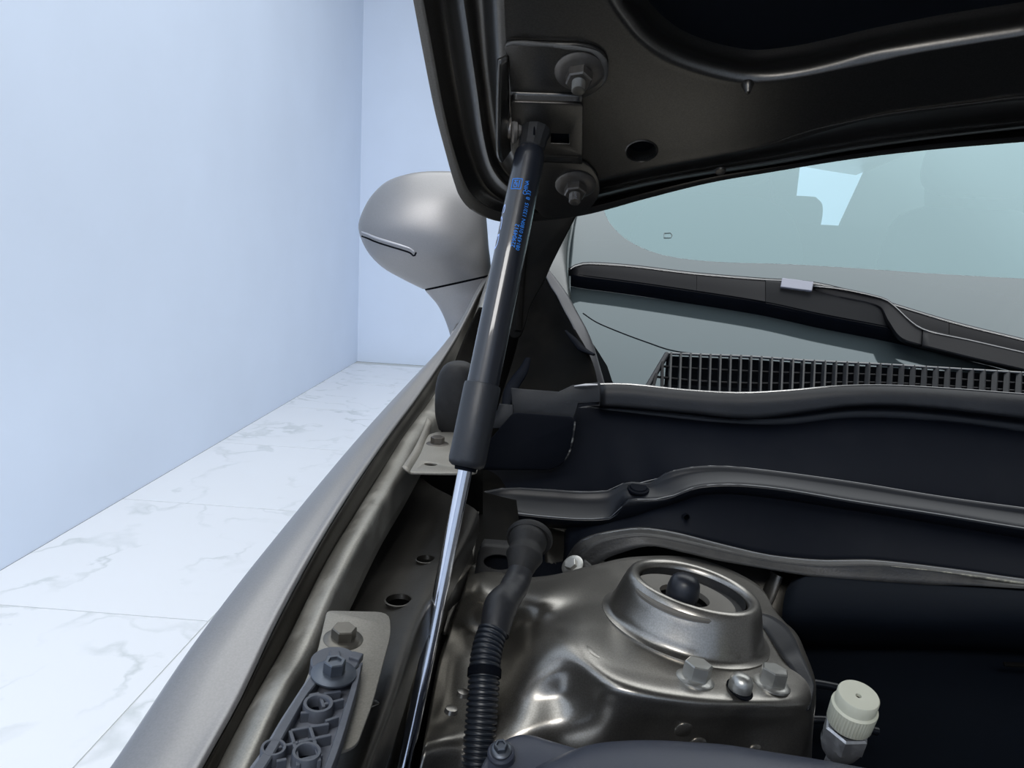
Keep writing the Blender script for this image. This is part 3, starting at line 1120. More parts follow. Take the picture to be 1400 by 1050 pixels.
# ================================================================== cowl side sheet (dark cavity behind strut and hinge)
side_ = thing('cowl_side_panel', 'dark body-side panel with a grey edge strip at the corner of the windshield', 'body panel', P(750, 520, .98))
e_out = [(742, 355), (746, 364), (760, 382), (775, 403), (790, 430), (801, 450), (811, 474), (818, 497), (826, 526), (832, 560)]
e_in = [(736, 362), (744, 374), (753, 392), (761, 404), (771, 424), (781, 442), (790, 462), (800, 484), (808, 505), (814, 560)]
YS = np.linspace(1.06, .97, 10)
EO = [P(x, y, Y) for (x, y), Y in zip(e_out, YS)]
EI = [P(x, y, Y - .012) for (x, y), Y in zip(e_in, YS)]
obj('edge_strip', loft([np.array(cr(EO, 40)) + np.array((.001, .012, -.004)), cr(EO, 40), np.array(cr(EO, 40)) * .5 + np.array(cr(EI, 40)) * .5 + np.array((0, -.001, 0)), cr(EI, 40)], 40, 3, pre=False), mat('strip_paint', (.055, .055, .06), .35, .3), side_, solid=.0015)
wl = [[(736, 362, 1.05), (715, 400, 1.05), (670, 420, 1.05), (655, 420, 1.04)], [(761, 404, 1.03), (735, 430, 1.05), (690, 440, 1.06), (640, 450, 1.03)], [(781, 442, 1.0), (750, 460, 1.03), (700, 480, 1.05), (620, 500, 1.0)], [(808, 490, .965), (770, 500, .98), (710, 520, 1.0), (610, 540, .95)], [(818, 530, .95), (770, 545, .95), (710, 560, .95), (610, 580, .9)], [(818, 600, .93), (770, 600, .93), (700, 620, .93), (610, 640, .88)]]
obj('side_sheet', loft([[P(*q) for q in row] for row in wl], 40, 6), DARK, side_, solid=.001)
obj('fold_and_shadow', tube([P(x, y, Y) for x, y, Y in ((773, 452, .99), (786, 466, .98), (797, 478, .97), (812, 485, .96))], [.002, .006, .007, .003], 12, 24, flat=.5), BLACK, side_)  # black form modelled in place of a curved shadow
obj('fold_and_shadow', tube([P(x, y, Y) for x, y, Y in ((690, 560, .93), (700, 530, .96), (716, 505, .98), (722, 490, .99))], [.004, .009, .009, .004], 12, 24, flat=.6), BLACK, side_)

# ================================================================== cowl cover (black plastic tray below the windshield)


def bow(px, Y0):
    t = max(0.0, (px - 800) / 600)
    return Y0 - .055 * t ** 1.2


def yc(pts, Y0, extra=True):
    out = [P(x, y, bow(x, Y0)) for x, y in pts]
    if extra:
        d = out[-1] - out[-2]
        out += [out[-1] + nz(d) * .25 * np.array((1, .5, 1)), out[-1] + nz(d) * .6 * np.array((1, -.1, .6))]
    return out


cowl = thing('cowl_cover', 'long black plastic cowl tray between the windshield grille and the strut tower', 'cowl', P(1050, 640, .85))
Atop = [(820, 526), (857, 526), (936, 534), (1010, 538), (1075, 535), (1145, 529), (1214, 528), (1307, 533), (1400, 540)]
Abot = [(820, 554), (857, 556), (936, 563), (1029, 571), (1098, 563), (1168, 554), (1237, 554), (1307, 560), (1400, 571)]
Bbot = [(787, 559), (836, 562), (889, 568), (982, 578), (1075, 581), (1145, 573), (1214, 572), (1307, 579), (1400, 591)]
Rtop = [(640, 678), (690, 668), (750, 670), (800, 673), (838, 670), (848, 664), (856, 660), (889, 660), (912, 647), (950, 639), (991, 638), (1052, 644), (1168, 660), (1284, 679), (1400, 695)]
Rmid = [(640, 692), (690, 700), (750, 707), (800, 710), (838, 707), (848, 697), (858, 685), (889, 684), (912, 681), (950, 667), (991, 663), (1052, 667), (1168, 686), (1284, 704), (1400, 723)]
Rbot = [(636, 700), (690, 709), (750, 717), (800, 720), (833, 719), (850, 714), (875, 707), (900, 696), (926, 687), (955, 676), (991, 673), (1052, 678), (1168, 696), (1284, 715), (1400, 735)]
Ltop = [(770, 775), (780, 757), (792, 742), (812, 733), (834, 728), (875, 723), (917, 728), (982, 744), (1052, 760), (1121, 767), (1191, 767), (1261, 774), (1330, 783), (1400, 793)]
Lmid = [(778, 785), (788, 767), (803, 753), (818, 743), (836, 737), (875, 732), (920, 738), (982, 752), (1052, 766), (1121, 773), (1191, 772), (1261, 778), (1330, 787), (1400, 797)]
Lbot = [(785, 795), (801, 782), (815, 772), (829, 763), (850, 755), (889, 746), (936, 755), (984, 766), (1029, 774), (1121, 789), (1214, 797), (1270, 799), (1330, 800), (1400, 804)]
NC = 120
At, Ab, Bb = [cr(yc(c, y), NC) for c, y in ((Atop, .93), (Abot, .922), (Bbot, .935))]
lipo = obj('front_lip', loft([At + np.array((0, .02, -.004)), At + np.array((0, .004, .0005)), At, At * .7 + Ab * .3 + np.array((0, -.003, 0)), At * .3 + Ab * .7 + np.array((0, -.002, 0)), Ab, Ab + np.array((0, .003, -.002)), Ab + np.array((0, .02, -.004))], NC, 3, pre=False), LIPM, cowl, solid=.0012)
Rt, Rm, Rb = [cr(yc(c, y), NC) for c, y in ((Rtop, .842), (Rmid, .818), (Rbot, .822))]
Bx = cr([P(640, 600, .93), P(700, 612, .93)] + yc(Bbot, .935), NC)
tray = loft([Bx + np.array((0, .03, .012)), Bx, Bx * .6 + Rt * .4 + np.array((0, 0, -.006)), Bx * .15 + Rt * .85 + np.array((0, 0, -.008)), Rt + np.array((0, .006, -.007))], NC, 5, pre=False)
obj('tray', tray, BLACK, cowl, solid=.0015)
obj('upper_band', loft([Ab + np.array((0, .012, -.003)), Bb * .5 + Ab * .5 + np.array((0, .008, 0)), Bb, Bb + np.array((0, .006, -.004))], NC, 3, pre=False), BLACK2, cowl, solid=.001)
obj('seal_rib', loft([Rt + np.array((0, .007, -.008)), Rt + np.array((0, .003, -.0005)), Rt, Rt * .8 + Rm * .2 + np.array((0, 0, -.0035)), Rt * .2 + Rm * .8 + np.array((0, 0, -.002)), Rm + np.array((0, .001, .0008)), Rm + np.array((0, -.001, -.001)), Rb, Rb + np.array((0, .008, -.006))], NC, 3, pre=False), BLACK2, cowl, solid=.0012)
Lt_, Lm_, Lb_ = [cr(yc(c, y), NC) for c, y in ((Ltop, .765), (Lmid, .757), (Lbot, .752))]
Rb2 = cr(yc([(775, 722)] + Rbot[4:], .824), NC)
obj('lower_face', loft([Rb2 + np.array((0, .006, .002)), Rb2 * .5 + Lt_ * .5 + np.array((0, .012, 0)), Lt_ + np.array((0, .004, -.001))], NC, 6, pre=False), BLACK, cowl, solid=.0012)
seal = obj('lower_seal', loft([Lt_ + np.array((0, .006, -.001)), Lt_, Lt_ * .5 + Lm_ * .5 + np.array((0, 0, -.002)), Lm_, Lm_ + np.array((0, -.0005, -.0015)), Lb_ * .5 + Lm_ * .5, Lb_, Lb_ + np.array((0, .02, .001))], NC, 3, pre=False), SEAL, cowl, solid=.0012)
seal['label'] = 'dusty grey rubber seal edge'
obj('clip', lathe([(0, .002), (.009, .002), (.010, .0005), (.012, 0), (.0125, -.002)], P(873, 667, .832), nz((0, -.25, 1)), 28), BLACK, cowl)
obj('clip_pin', lathe([(.0024, .006), (.0024, .0), (.0042, .0), (.0042, -.006)], P(938, 707, .785), nz((0, -1, .4)), 18), BLACK, cowl)
bolt('bolt', P(783, 774, .735), nz((-.5, -.55, .75)), bolt_shape(.0118, .0024, .0066, .0055), ZINC, cowl, .1)
obj('bolt_end', lathe([(.003, 0), (.003, .010), (.0036, .011), (.0036, .016), (0, .017)], P(799, 781, .735), nz((.25, -.35, -1)), 18), ZINC, cowl)
obj('seal_foot', loft([[P(755, 800, .74), P(775, 786, .745), P(800, 765, .75)], [P(762, 806, .73), P(785, 797, .735), P(812, 775, .745)]], 16, 3), SEAL, cowl, solid=.002)
obj('lip_edge', tube((At + np.array((0, .0005, .0006)))[::2], .0012, 8), EDGEM, cowl)
obj('rib_edge', tube((Rt + np.array((0, .0005, .0002)))[::2], .0006, 8), EDGEM, cowl)
obj('rib_edge', tube((Rm + np.array((0, 0, .0005)))[::2], .0006, 8), EDGEM, cowl)
obj('face_edge', tube((Lt_ + np.array((0, -.0002, .0002)))[::2], .0006, 8), EDGEM, cowl)
wi0 = int(np.argmin(np.abs(Lm_[:, 0] - P(1235, 775, .70)[0])))
obj('worn_edge', tube((Lm_ + np.array((0, -.0012, 0)))[wi0:wi0 + 44], [.0004, .0012, .0010, .0014, .0005], 8), mat('worn_seal', (.09, .088, .075), .55, dust=1.0, dustcol=(.55, .53, .42), dscale=90), cowl)
# moulded corner piece
cn = thing('cowl_corner', 'moulded black plastic corner piece left of the cowl tray', 'cowl', P(740, 600, .93))
YC = .905
up_p = fillet([P(x, y, YC) for x, y in ((701, 533), (764, 538), (783, 529), (818, 525), (818, 548), (789, 550), (785, 563), (781, 574), (704, 570))], [.005, .004, .004, .002, .002, .006, .004, .004, .003])
cnm = nz((0, -1, .22))
obj('upper_block', plate([PP(*p_, P(740, 550, YC), cnm) for p_ in ((701, 533), (764, 538), (783, 529), (818, 525), (818, 548), (789, 550), (785, 563), (781, 574), (704, 570))], cnm, .012, bevel=.002), GREYP, cn)
obj('worn_edge', tube([P(785, 528, .899), P(800, 526.5, .898), P(817, 526, .898)], [.001, .0035, .002], 10, 16, flat=.5), mat('worn_grey', (.35, .35, .37), .45), cn)
lowp = [(640, 640), (703, 566), (781, 572), (786, 578), (783, 600), (778, 618), (768, 632), (752, 640)]
obj('lower_block', plate(fillet([PP(*p_, P(720, 600, .875), cnm) for p_ in lowp], .005), cnm, .01, bevel=.002), BLACK, cn)
obj('small_block', plate([PP(*p_, P(690, 568, .90), cnm) for p_ in ((672, 553), (700, 555), (701, 583), (672, 584))], cnm, .016, bevel=.0015), GREYP, cn)
obj('joint_edge', tube([P(x, y, .867) for x, y in ((663, 636), (710, 639), (752, 641), (769, 632), (778, 619), (783, 600), (786, 577))], .0010, 8, 50), mat('dusty_edge', (.012, .013, .016), .5, dust=1.0, dustcol=(.5, .5, .48), dscale=130), cn)

# ================================================================== windshield
WA = math.radians(28)
WO = P(860, 505, 1.03)
WN = nz((-.06, -math.sin(WA), math.cos(WA)))
WV = nz((0, math.cos(WA), math.sin(WA)))


def wp(px, py, h=0.0):
    return PP(px, py, WO + WN * h, WN)


ws = thing('windshield', 'raked tinted windshield glass with a black border above the wiper', 'windshield', wp(1000, 480))
clr = [(822, 262), (826, 289), (834, 305), (852, 324), (880, 340), (917, 351), (982, 358), (1075, 361), (1191, 368), (1261, 373), (1400, 381)]
K = [wp(*q) for q in clr]
K = [K[0] + WV * .75] + K + [K[-1] + np.array((.2, 0, 0)), K[-1] + np.array((.75, 0, 0))]
k_ = cr(K, 80)
edge_px = [(775, 262), (771, 300), (769, 340), (766, 380), (768, 410), (790, 440), (830, 500), (850, 540), (950, 560), (1100, 570), (1250, 580), (1400, 590)]
E_ = [wp(*q) for q in edge_px]
E_ = [E_[0] + WV * .75] + E_ + [E_[-1] + np.array((.2, 0, 0)), E_[-1] + np.array((.75, 0, 0))]
e_ = cr(E_, 80)
obj('black_border', grid([e_, e_ + (k_ - e_) * .5, k_]), FRIT, ws, smooth=0)
top = k_[0] + np.array((.0, 0, 0))
tr = np.array([k_[0] + (k_[-1] - k_[0]) * t + WV * (.75 * min(1, t * 3)) * 0 for t in np.linspace(0, 1, 80)])
far = np.array([np.array((p_[0], 0, 0)) for p_ in k_])
rows_ = []
top_row = []
vtop = (k_[0] - WO) @ WV
for p_ in k_:
    vv_ = (p_ - WO) @ WV
    top_row.append(p_ + WV * (vtop - vv_))
pane = obj('pane', grid([k_, np.array(k_) * .5 + np.array(top_row) * .5, np.array(top_row)]), GLASS, ws, smooth=0)
pane['label'] = 'clear tinted pane'
mo = [(783, 262), (778, 300), (775, 330), (771, 365), (767, 395), (775, 420)]
obj('edge_molding', tube([wp(*q) for q in [(775, 262), (771, 300), (769, 340), (766, 380), (768, 408), (780, 432)]], .005, 10, 40, flat=.6), BLACK, ws)
# seam of the black apron below the glass
obj('glass_seam', tube([wp(x, y, .0005) for x, y in ((797, 428), (815, 440), (850, 455), (888, 469), (915, 478), (945, 483), (985, 486))], .0006, 8, 50), BLACK, ws)
bx_ = [wp(x, y, .0006) for x, y in ((908, 318.5), (917, 318.5), (919, 321.5), (917, 325), (908, 325), (908, 318.5))]
INK = mat('etched_mark', (.12, .15, .15), .5)
obj('etched_mark', tube(bx_, .0005, 6), INK, ws)

# ================================================================== grille below the glass
gr = thing('cowl_grille', 'black air intake grille of upright slats at the foot of the windshield', 'grille', P(1150, 530, .96))
gt = [(912, 484), (960, 486), (1030, 489), (1100, 494), (1200, 499), (1300, 505), (1400, 511), (1500, 517), (1700, 529), (1950, 546)]
gb = [(888, 527), (936, 535), (1010, 539), (1075, 536), (1145, 531), (1214, 530), (1307, 535), (1400, 542), (1500, 552), (1700, 561), (1950, 576)]
GT = cr([P(x, y, bow(x, 1.0)) for x, y in gt], 200)
GB = cr([P(x, y + 5, bow(x, .945)) for x, y in gb], 200)
obj('top_rail', tube(GT[::4] + np.array((0, 0, .0008)), .0018, 10), EDGEM, gr)
obj('end_rail', tube([GT[0], GB[0] + np.array((-.004, 0, 0))], .0035, 10, 10), GREYP, gr)


def atpx(C, x):
    xs_ = np.array([700 - (R.T @ (p_ - CAM))[0] / (R.T @ (p_ - CAM))[2] * F for p_ in C])
    return np.array([np.interp(x, xs_, C[:, k]) for k in range(3)])


xs_list = []
x = 917.0
while x < 1930:
    xs_list.append(x)
    x += 13.3 + (x - 917) * .0072
slat0 = None
for x in xs_list:
    a, b = atpx(GT, x), atpx(GB, x - 2)
    Lsl = np.linalg.norm(a - b)
    if slat0 is None:
        sv = join(box((0, 0, .5), (1, 0, 0), (0, 1, 0), (0, 0, 1), .0012, .0030, .5))
        slat0 = obj('slat', sv, LIPM, gr, smooth=0, origin=(0, 0, 0))
        o = slat0
    else:
        o = slat0.copy()
        COL.objects.link(o)
    o.location = Vector(b - ORG[gr.name])
    o.rotation_mode = 'QUATERNION'
    zd = nz(a - b)
    xd = nz(np.cross((0, -1, 0), zd))
    yd = np.cross(zd, xd)
    o.rotation_quaternion = Matrix(np.stack([xd, yd, zd], 1).tolist()).to_quaternion()
    o.scale = (1, 1, Lsl * 1.01)
for xp in (905, 897):
    t = (912 - xp) / 24
    a = GT[0] * (1 - t) + GB[0] * t
    b = GB[0] + np.array((.004, 0, 0)) if xp == 897 else atpx(GB, xp)
    obj('slat', bar(b, a, .0032, .009, nz((0, -.6, 1))), WIPER, gr, smooth=0)
for t in (.28, .58, .86):
    obj('cross_bar', tube([(GT * (1 - t) + GB * t)[i] + np.array((0, .003, -.004)) for i in range(0, 200, 6)], .0016, 8), WIPER, gr)
obj('duct', loft([GT + np.array((0, .004, -.003)), GT + np.array((0, .0, -.04)), GB + np.array((0, .006, -.03)), GB + np.array((0, .004, -.004))], 200, 2, pre=False, smooth=False), LINER, gr)

# ================================================================== wiper
wi = thing('windshield_wiper', 'black windshield wiper blade and arm resting low on the glass', 'wiper', wp(1100, 450))
bt = [(777, 368), (792, 360.5), (843, 361), (950, 373), (1038, 380.5), (1112, 386), (1168, 399), (1233, 419), (1307, 441), (1400, 464), (1480, 484), (1620, 519)]
bb = [(780, 377), (795, 380), (843, 386), (954, 402), (1047, 417), (1121, 433), (1219, 452), (1290, 468), (1350, 482), (1400, 494), (1480, 513), (1620, 546)]


def wloft(t0, t1, h0, h1, mat_, name, x0, x1, n=40):
    T = [wp(x, y, h0) for x, y in t0]
    B_ = [wp(x, y, h1) for x, y in t1]
    return T, B_


def seg(x0, x1, name, m, dh=0.0, n=24, grow=0.0):
    xs_ = np.linspace(x0, x1, n)
    ty = np.interp(xs_, [p_[0] for p_ in bt], [p_[1] for p_ in bt])
    by = np.interp(xs_, [p_[0] for p_ in bb], [p_[1] for p_ in bb])
    rows_ = []
    for x, a, b in zip(xs_, ty, by):
        ht = .032 + dh
        # section: ridge, sloping spoiler face, foot, back
        pts = [wp(x, a - grow, ht), wp(x, a + max(1.6, (b - a) * .13), ht + .0001), wp(x, a + (b - a) * .55, .026 + dh), wp(x, b + grow, .0195 + dh * .5)]
        foot = pts[-1] + WV * .006 - WN * .001
        back = pts[0] + WV * .007 - WN * .006
        rows_.append(np.array(pts + [foot, back]))
    v, f = grid(rows_, True)
    k = len(rows_[0])
    f.append(tuple(range(k)))
    f.append(tuple(range((n - 1) * k, n * k)))
    return obj(name, (v, f), m, wi, smooth=50)


tip = seg(776, 952.2, 'blade_cover', WIPER)
seg(952.7, 1046.3, 'blade_cover', WIPER)
seg(1047, 1222, 'blade_center', mat('wiper_dark', (.005, .0055, .007), .45, spec=.08), .001, grow=.5)
seg(1222, 1297.3, 'blade_cover', WIPER)
seg(1298, 1600, 'blade_cover', WIPER)
rub = [wp(x, y + 1, .019) for x, y in bb]
rc = cr(rub, 60)
obj('rubber_edge', grid([rc + WN * .004, rc - WV * .001, rc - WN * .012 + WV * .001, rc - WN * .0186 + WV * .002, rc - WN * .0186 + WV * .003, rc - WN * .012 + WV * .004, rc + WN * .004 + WV * .005], False), BLACK, wi)
tr_ = cr([(x, y) for x, y in bt], 80)
obj('top_ridge', grid([np.array([wp(x, y + dy, .0325) for x, y in tr_]) for dy in (-.4, 2.5)]), EDGEM, wi, solid=.0008, offset=-1)
# adapter and arm
ac = cr([(1036, 379.5, .021), (1066, 383, .024), (1092, 389, .0245), (1118, 393, .022)], 12)
obj('adapter', join(bar(wp(1068, 387, .0365), wp(1111, 392.5, .0375), .016, .005, nz(WN - WV * .5))), mat('adapter_grey', (.26, .265, .32), .35), wi, smooth=30, bevel=.001)
arm_t = [(1112, 390), (1150, 394), (1196, 404), (1212, 409), (1226, 420), (1245, 438), (1262, 449), (1330, 465), (1400, 481), (1500, 503), (1700, 548)]
arm_b = [(1112, 397), (1150, 406), (1188, 414), (1204, 420), (1216, 440), (1234, 463), (1261, 472), (1330, 489), (1400, 505), (1500, 529), (1700, 578)]
ht = [.037, .038, .0385, .039, .039, .037, .036, .034, .032, .03, .03]
xs_ = np.linspace(0, 1, 60)


def armseg(i0, i1, name, hadd=0.0):
    T = cr([wp(x, y, h + hadd) for (x, y), h in zip(arm_t, ht)][i0:i1], 40)
    B_ = cr([wp(x, y, h - .006 + hadd) for (x, y), h in zip(arm_b, ht)][i0:i1], 40)
    v, f = grid([T - WN * .006 + WV * .001, T - WN * .0006, T - WV * .0008, B_ + WV * .0008 + WN * .0003, B_ - WN * .001, B_ - WN * .006 + WV * .002])
    return obj(name, (v, f), WIPER, wi, smooth=35, solid=.001)


armseg(0, 7, 'arm_hook')
armseg(6, 11, 'arm_sleeve', .0012)
obj('arm_pivot', lathe([(.0, .034), (.012, .033), (.018, .028), (.020, .0), (.022, -.01)], wp(1712, 566), WN, 32), WIPER, wi)
ar_ = cr([(x, y, h) for (x, y), h in zip(arm_t, ht)], 60)
obj('arm_ridge', grid([np.array([wp(x, y + dy, h + .0018) for x, y, h in ar_]) for dy in (-.6, 1.5)]), EDGEM, wi, solid=.0006, offset=-1)

# ================================================================== strut tower
TN = nz((.15, .05, 1))
TC = CAM + nz(ray(935, 852)) * .66


def tp(px, py, h=0.0):
    return PP(px, py, TC + TN * h, TN)


tower = thing('strut_tower', 'bronze painted suspension strut tower with a domed top mount', 'strut tower', tp(935, 1000, -.05))
TB = [
    [(645, 770, -.03), (668, 775, -.024), (705, 790, -.018), (750, 788, -.010), (805, 775, -.004), (870, 762, 0), (960, 766, 0), (1035, 800, 0), (1060, 843, -.005), (1068, 846, -.03)],
    [(632, 815, -.036), (652, 815, -.026), (695, 828, -.022), (745, 824, -.008), (800, 815, -.002), (866, 812, 0), (955, 812, 0), (1035, 835, 0), (1074, 856, -.004), (1084, 862, -.03)],
    [(614, 862, -.044), (636, 860, -.032), (682, 866, -.028), (737, 862, -.010), (792, 856, -.001), (855, 866, 0), (950, 878, 0), (1045, 878, 0), (1093, 893, -.004), (1102, 900, -.03)],
    [(600, 905, -.052), (622, 903, -.040), (670, 903, -.034), (728, 898, -.016), (783, 890, -.004), (848, 912, -.001), (945, 930, -.001), (1040, 932, -.001), (1106, 934, -.005), (1114, 940, -.03)],
    [(592, 945, -.06), (612, 943, -.047), (662, 942, -.040), (722, 930, -.026), (775, 912, -.013), (845, 940, -.0045), (944, 958, -.004), (1040, 962, -.004), (1104, 960, -.009), (1113, 964, -.035)],
    [(585, 985, -.066), (606, 985, -.054), (655, 982, -.047), (716, 968, -.040), (770, 950, -.032), (842, 962, -.016), (944, 973, -.012), (1040, 976, -.012), (1102, 976, -.018), (1111, 980, -.04)],
    [(578, 1025, -.06), (600, 1020, -.052), (650, 1018, -.052), (711, 1002, -.050), (767, 990, -.046), (842, 995, -.034), (944, 1000, -.030), (1040, 1001, -.030), (1101, 1003, -.034), (1109, 1005, -.05)],
    [(570, 1075, -.08), (595, 1075, -.078), (645, 1072, -.075), (706, 1065, -.08), (764, 1070, -.09), (842, 1090, -.09), (944, 1100, -.09), (1040, 1100, -.09), (1100, 1100, -.09), (1107, 1100, -.09)],
]
for r_ in TB[2:]:
    for k_c in range(0, 4):
        x_, y_, h_t = r_[k_c]
        r_[k_c] = (x_, y_, h_t - (.016, .022, .020, .006)[k_c])
tbody = obj('tower_body', loft([[tp(*q) for q in r] for r in TB], 110, 10), BODY, tower, smooth=60, solid=.0015)
cup = [(.0668, -.002), (.0665, .002), (.0630, .0035), (.0610, .0060), (.0606, .0085), (.0590, .012), (.0560, .022), (.0535, .030), (.0510, .0345), (.0480, .0362), (.0450, .0350), (.0430, .0325), (.0425, .029)]
TCC = tp(935, 856)
obj('mount_cup', lathe(cup, TCC, TN, 72), BODY, tower, smooth=60)
TX_, TY_, _ = frame(TN)
wc = TCC + TN * .031
wc = PP(936, 814, wc, TN)
wr = obj('mount_washer', lathe([(.0188, -.004), (.0193, 0), (.0385, 0), (.0395, -.001), (.0395, -.003)], wc, TN, 60), mat('washer_grey', (.16, .15, .135), .6, .35, dust=.4, dustcol=(.25, .24, .21), dscale=40), tower)
obj('mount_well', lathe([(.0412, .0), (.040, -.006), (.018, -.008), (.016, -.014), (0, -.014)], TCC + TN * .031, TN, 48), RUBBER, tower)
rc_ = obj('rubber_cap', lathe([(.0118, -.014), (.0120, .002), (.0124, .004), (.0122, .009), (.0112, .014), (.0090, .0175), (.005, .0196), (0, .0201)], PP(931, 819, wc, TN), TN, 40), mat('cap_rubber', (.008, .010, .016), .38), tower)
rc_['label'] = 'black domed rubber cap'
for (x, y, s) in ((950, 930, .2), (1054, 937, .45)):
    bolt('bolt', tp(x, y, -.001), TN, bolt_shape(.0132, .0030, .0098, .0100), ZINC, tower, s)
sc_ = tp(1011, 943, .0004)
obj('slot_hole', lathe([(0, 0), (.0135, 0), (.0138, .0006)], sc_, TN, 32, sy=.62), BLACK, tower)
obj('locating_stud', lathe([(.0078, -.004), (.0080, .004), (.0078, .007), (.0062, .0098), (.0035, .0113), (0, .0118)], sc_, TN, 32), ZINC, tower)
obj('pressed_dimple', lathe([(.0185, -.0012), (.0165, .0001), (.013, .0004), (0, .0005)], hit(tbody, 833, 890, 0), hitn(tbody, 833, 890), 40), BODY, tower)
fn = nz((0.02, -1, .25))
for x, y, r in ((934, 996, .0062), (953, 1018, .0066), (1031, 1026, .0055)):
    obj('weld_boss', lathe([(r * 1.1, -.004), (r, .0012), (r * .8, .0022), (0, .0025)], hit(tbody, x, y, .0002), hitn(tbody, x, y), 24), BODY, tower)
# lower left roll and small bosses on the flank
for x, y, h in ((617, 970, -.046), (633, 947, -.044)):
    obj('weld_boss', lathe([(.0045, -.002), (.004, .001), (0, .0018)], tp(x, y, h), TN, 20), BODY, tower)
ec_ = cr([tp(*r[-1]) for r in TB], 40)
obj('tower_side', loft([ec_ + np.array((.0005, 0, -.004)), ec_ + np.array((.001, 0, -.15)), ec_ + np.array((-.01, 0, -.34))], 40, 4, pre=False), BODY, tower, solid=.0015)
# flange sheet right behind the tower
ar = [(1034, 838), (1054, 843), (1073, 855), (1086, 873), (1096, 896), (1106, 918), (1113, 937), (1110, 955), (1106, 971)]
ai = [(1030, 850), (1042, 858), (1052, 872), (1062, 888), (1074, 905), (1086, 922), (1097, 938), (1102, 955), (1104, 971)]
obj('rear_flange', loft([[tp(x, y, .006 - .02 * max(0, i - 4) / 4) for i, (x, y) in enumerate(ar)], [tp(x, y, .001 - .014 * max(0, i - 4) / 4) for i, (x, y) in enumerate(ai)]], 40, 4, smooth=False), GREYP, tower, solid=.002)

# ================================================================== firewall, insulation behind the tower
fw = thing('firewall', 'bronze painted firewall sheet in shadow behind the strut tower', 'body panel', P(940, 800, .80))
fwl = [[(640, 700, .86), (720, 715, .86), (800, 730, .86), (900, 730, .83), (980, 745, .82), (1060, 765, .80), (1110, 770, .79)], [(640, 740, .84), (720, 750, .83), (800, 765, .83), (900, 765, .81), (980, 790, .80), (1060, 800, .78), (1110, 805, .78)], [(645, 800, .80), (720, 800, .79), (800, 800, .77), (880, 800, .79), (980, 830, .78), (1060, 845, .76), (1110, 850, .76)], [(645, 830, .76), (720, 830, .74), (800, 830, .73), (880, 860, .75), (980, 890, .74), (1060, 900, .72), (1110, 900, .72)]]
obj('void_shade', loft([[P(*q) for q in r[:3]] for r in fwl], 20, 6), BLACK, fw, solid=.0015)  # black sheet added for the dark shade in the void below the rib
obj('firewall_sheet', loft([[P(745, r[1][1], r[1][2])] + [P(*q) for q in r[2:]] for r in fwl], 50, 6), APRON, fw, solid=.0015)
obj('vertical_bead', tube([P(1062, 785, .772), P(1050, 815, .768), P(1040, 838, .765)], [.008, .009, .008], 14, 20, flat=.5), BODY, fw)
obj('vertical_bead', tube([P(838, 765, .80), P(840, 785, .79), P(842, 800, .785)], [.010, .012, .010], 14, 20, flat=.5), BODY, fw)
pad_ = thing('insulation_blanket', 'thick black insulation blanket hanging behind the engine at the right', 'insulation', P(1250, 900, .72))


def pc_(l):
    return cr([P(*q) for q in l] + [P(*l[-1]) + np.array((.3, -.01, 0)), P(*l[-1]) + np.array((.7, .02, 0))], 60)


i0 = pc_([(1085, 792, .74), (1100, 786, .74), (1160, 790, .735), (1250, 797, .73), (1400, 805, .72)])
i1 = pc_([(1074, 815, .70), (1092, 805, .70), (1160, 806, .695), (1250, 810, .69), (1400, 818, .68)])
i2 = pc_([(1070, 845, .68), (1088, 845, .675), (1160, 845, .67), (1250, 850, .665), (1400, 850, .66)])
i3 = pc_([(1080, 870, .70), (1098, 872, .69), (1160, 875, .685), (1250, 875, .68), (1400, 880, .67)])
i4 = pc_([(1100, 880, .73), (1115, 882, .72), (1160, 885, .715), (1250, 885, .71), (1400, 890, .70)])
obj('rolled_pad', loft([i0, i1, i2, i3, i4], 60, 6, pre=False), FOAM, pad_, solid=.003)
j0 = pc_([(1060, 870, .75), (1115, 875, .735), (1160, 880, .725), (1250, 880, .72), (1400, 885, .71)])
j1 = pc_([(1080, 950, .70), (1120, 950, .69), (1180, 960, .68), (1250, 960, .675), (1400, 960, .66)])
j2 = pc_([(1085, 1100, .66), (1130, 1100, .65), (1180, 1100, .64), (1250, 1100, .635), (1400, 1100, .62)])
obj('lower_blanket', loft([j0, j1, j2], 60, 8, pre=False), FOAM, pad_, solid=.003)
obj('tag_edge', bar(P(1372, 908, .665), P(1425, 911, .66), .004, .003, (0, -.5, 1)), DARK, pad_, smooth=0, bevel=.0008)
for a, b in (((1118, 934), (1152, 940)), ((1116, 946), (1146, 955))):
    pass
pipes = thing('pipe_bundle', 'two thin black pipes between the strut tower and the cream capped valve', 'pipe', P(1120, 960, .60))
for pts in (((1095, 932), (1125, 936), (1160, 944), (1200, 960)), ((1098, 985), (1122, 984), (1150, 988), (1200, 1000))):
    obj('pipe', tube([P(x, y, .60) for x, y in pts], .0035, 12, 30), BLACK2, pipes)

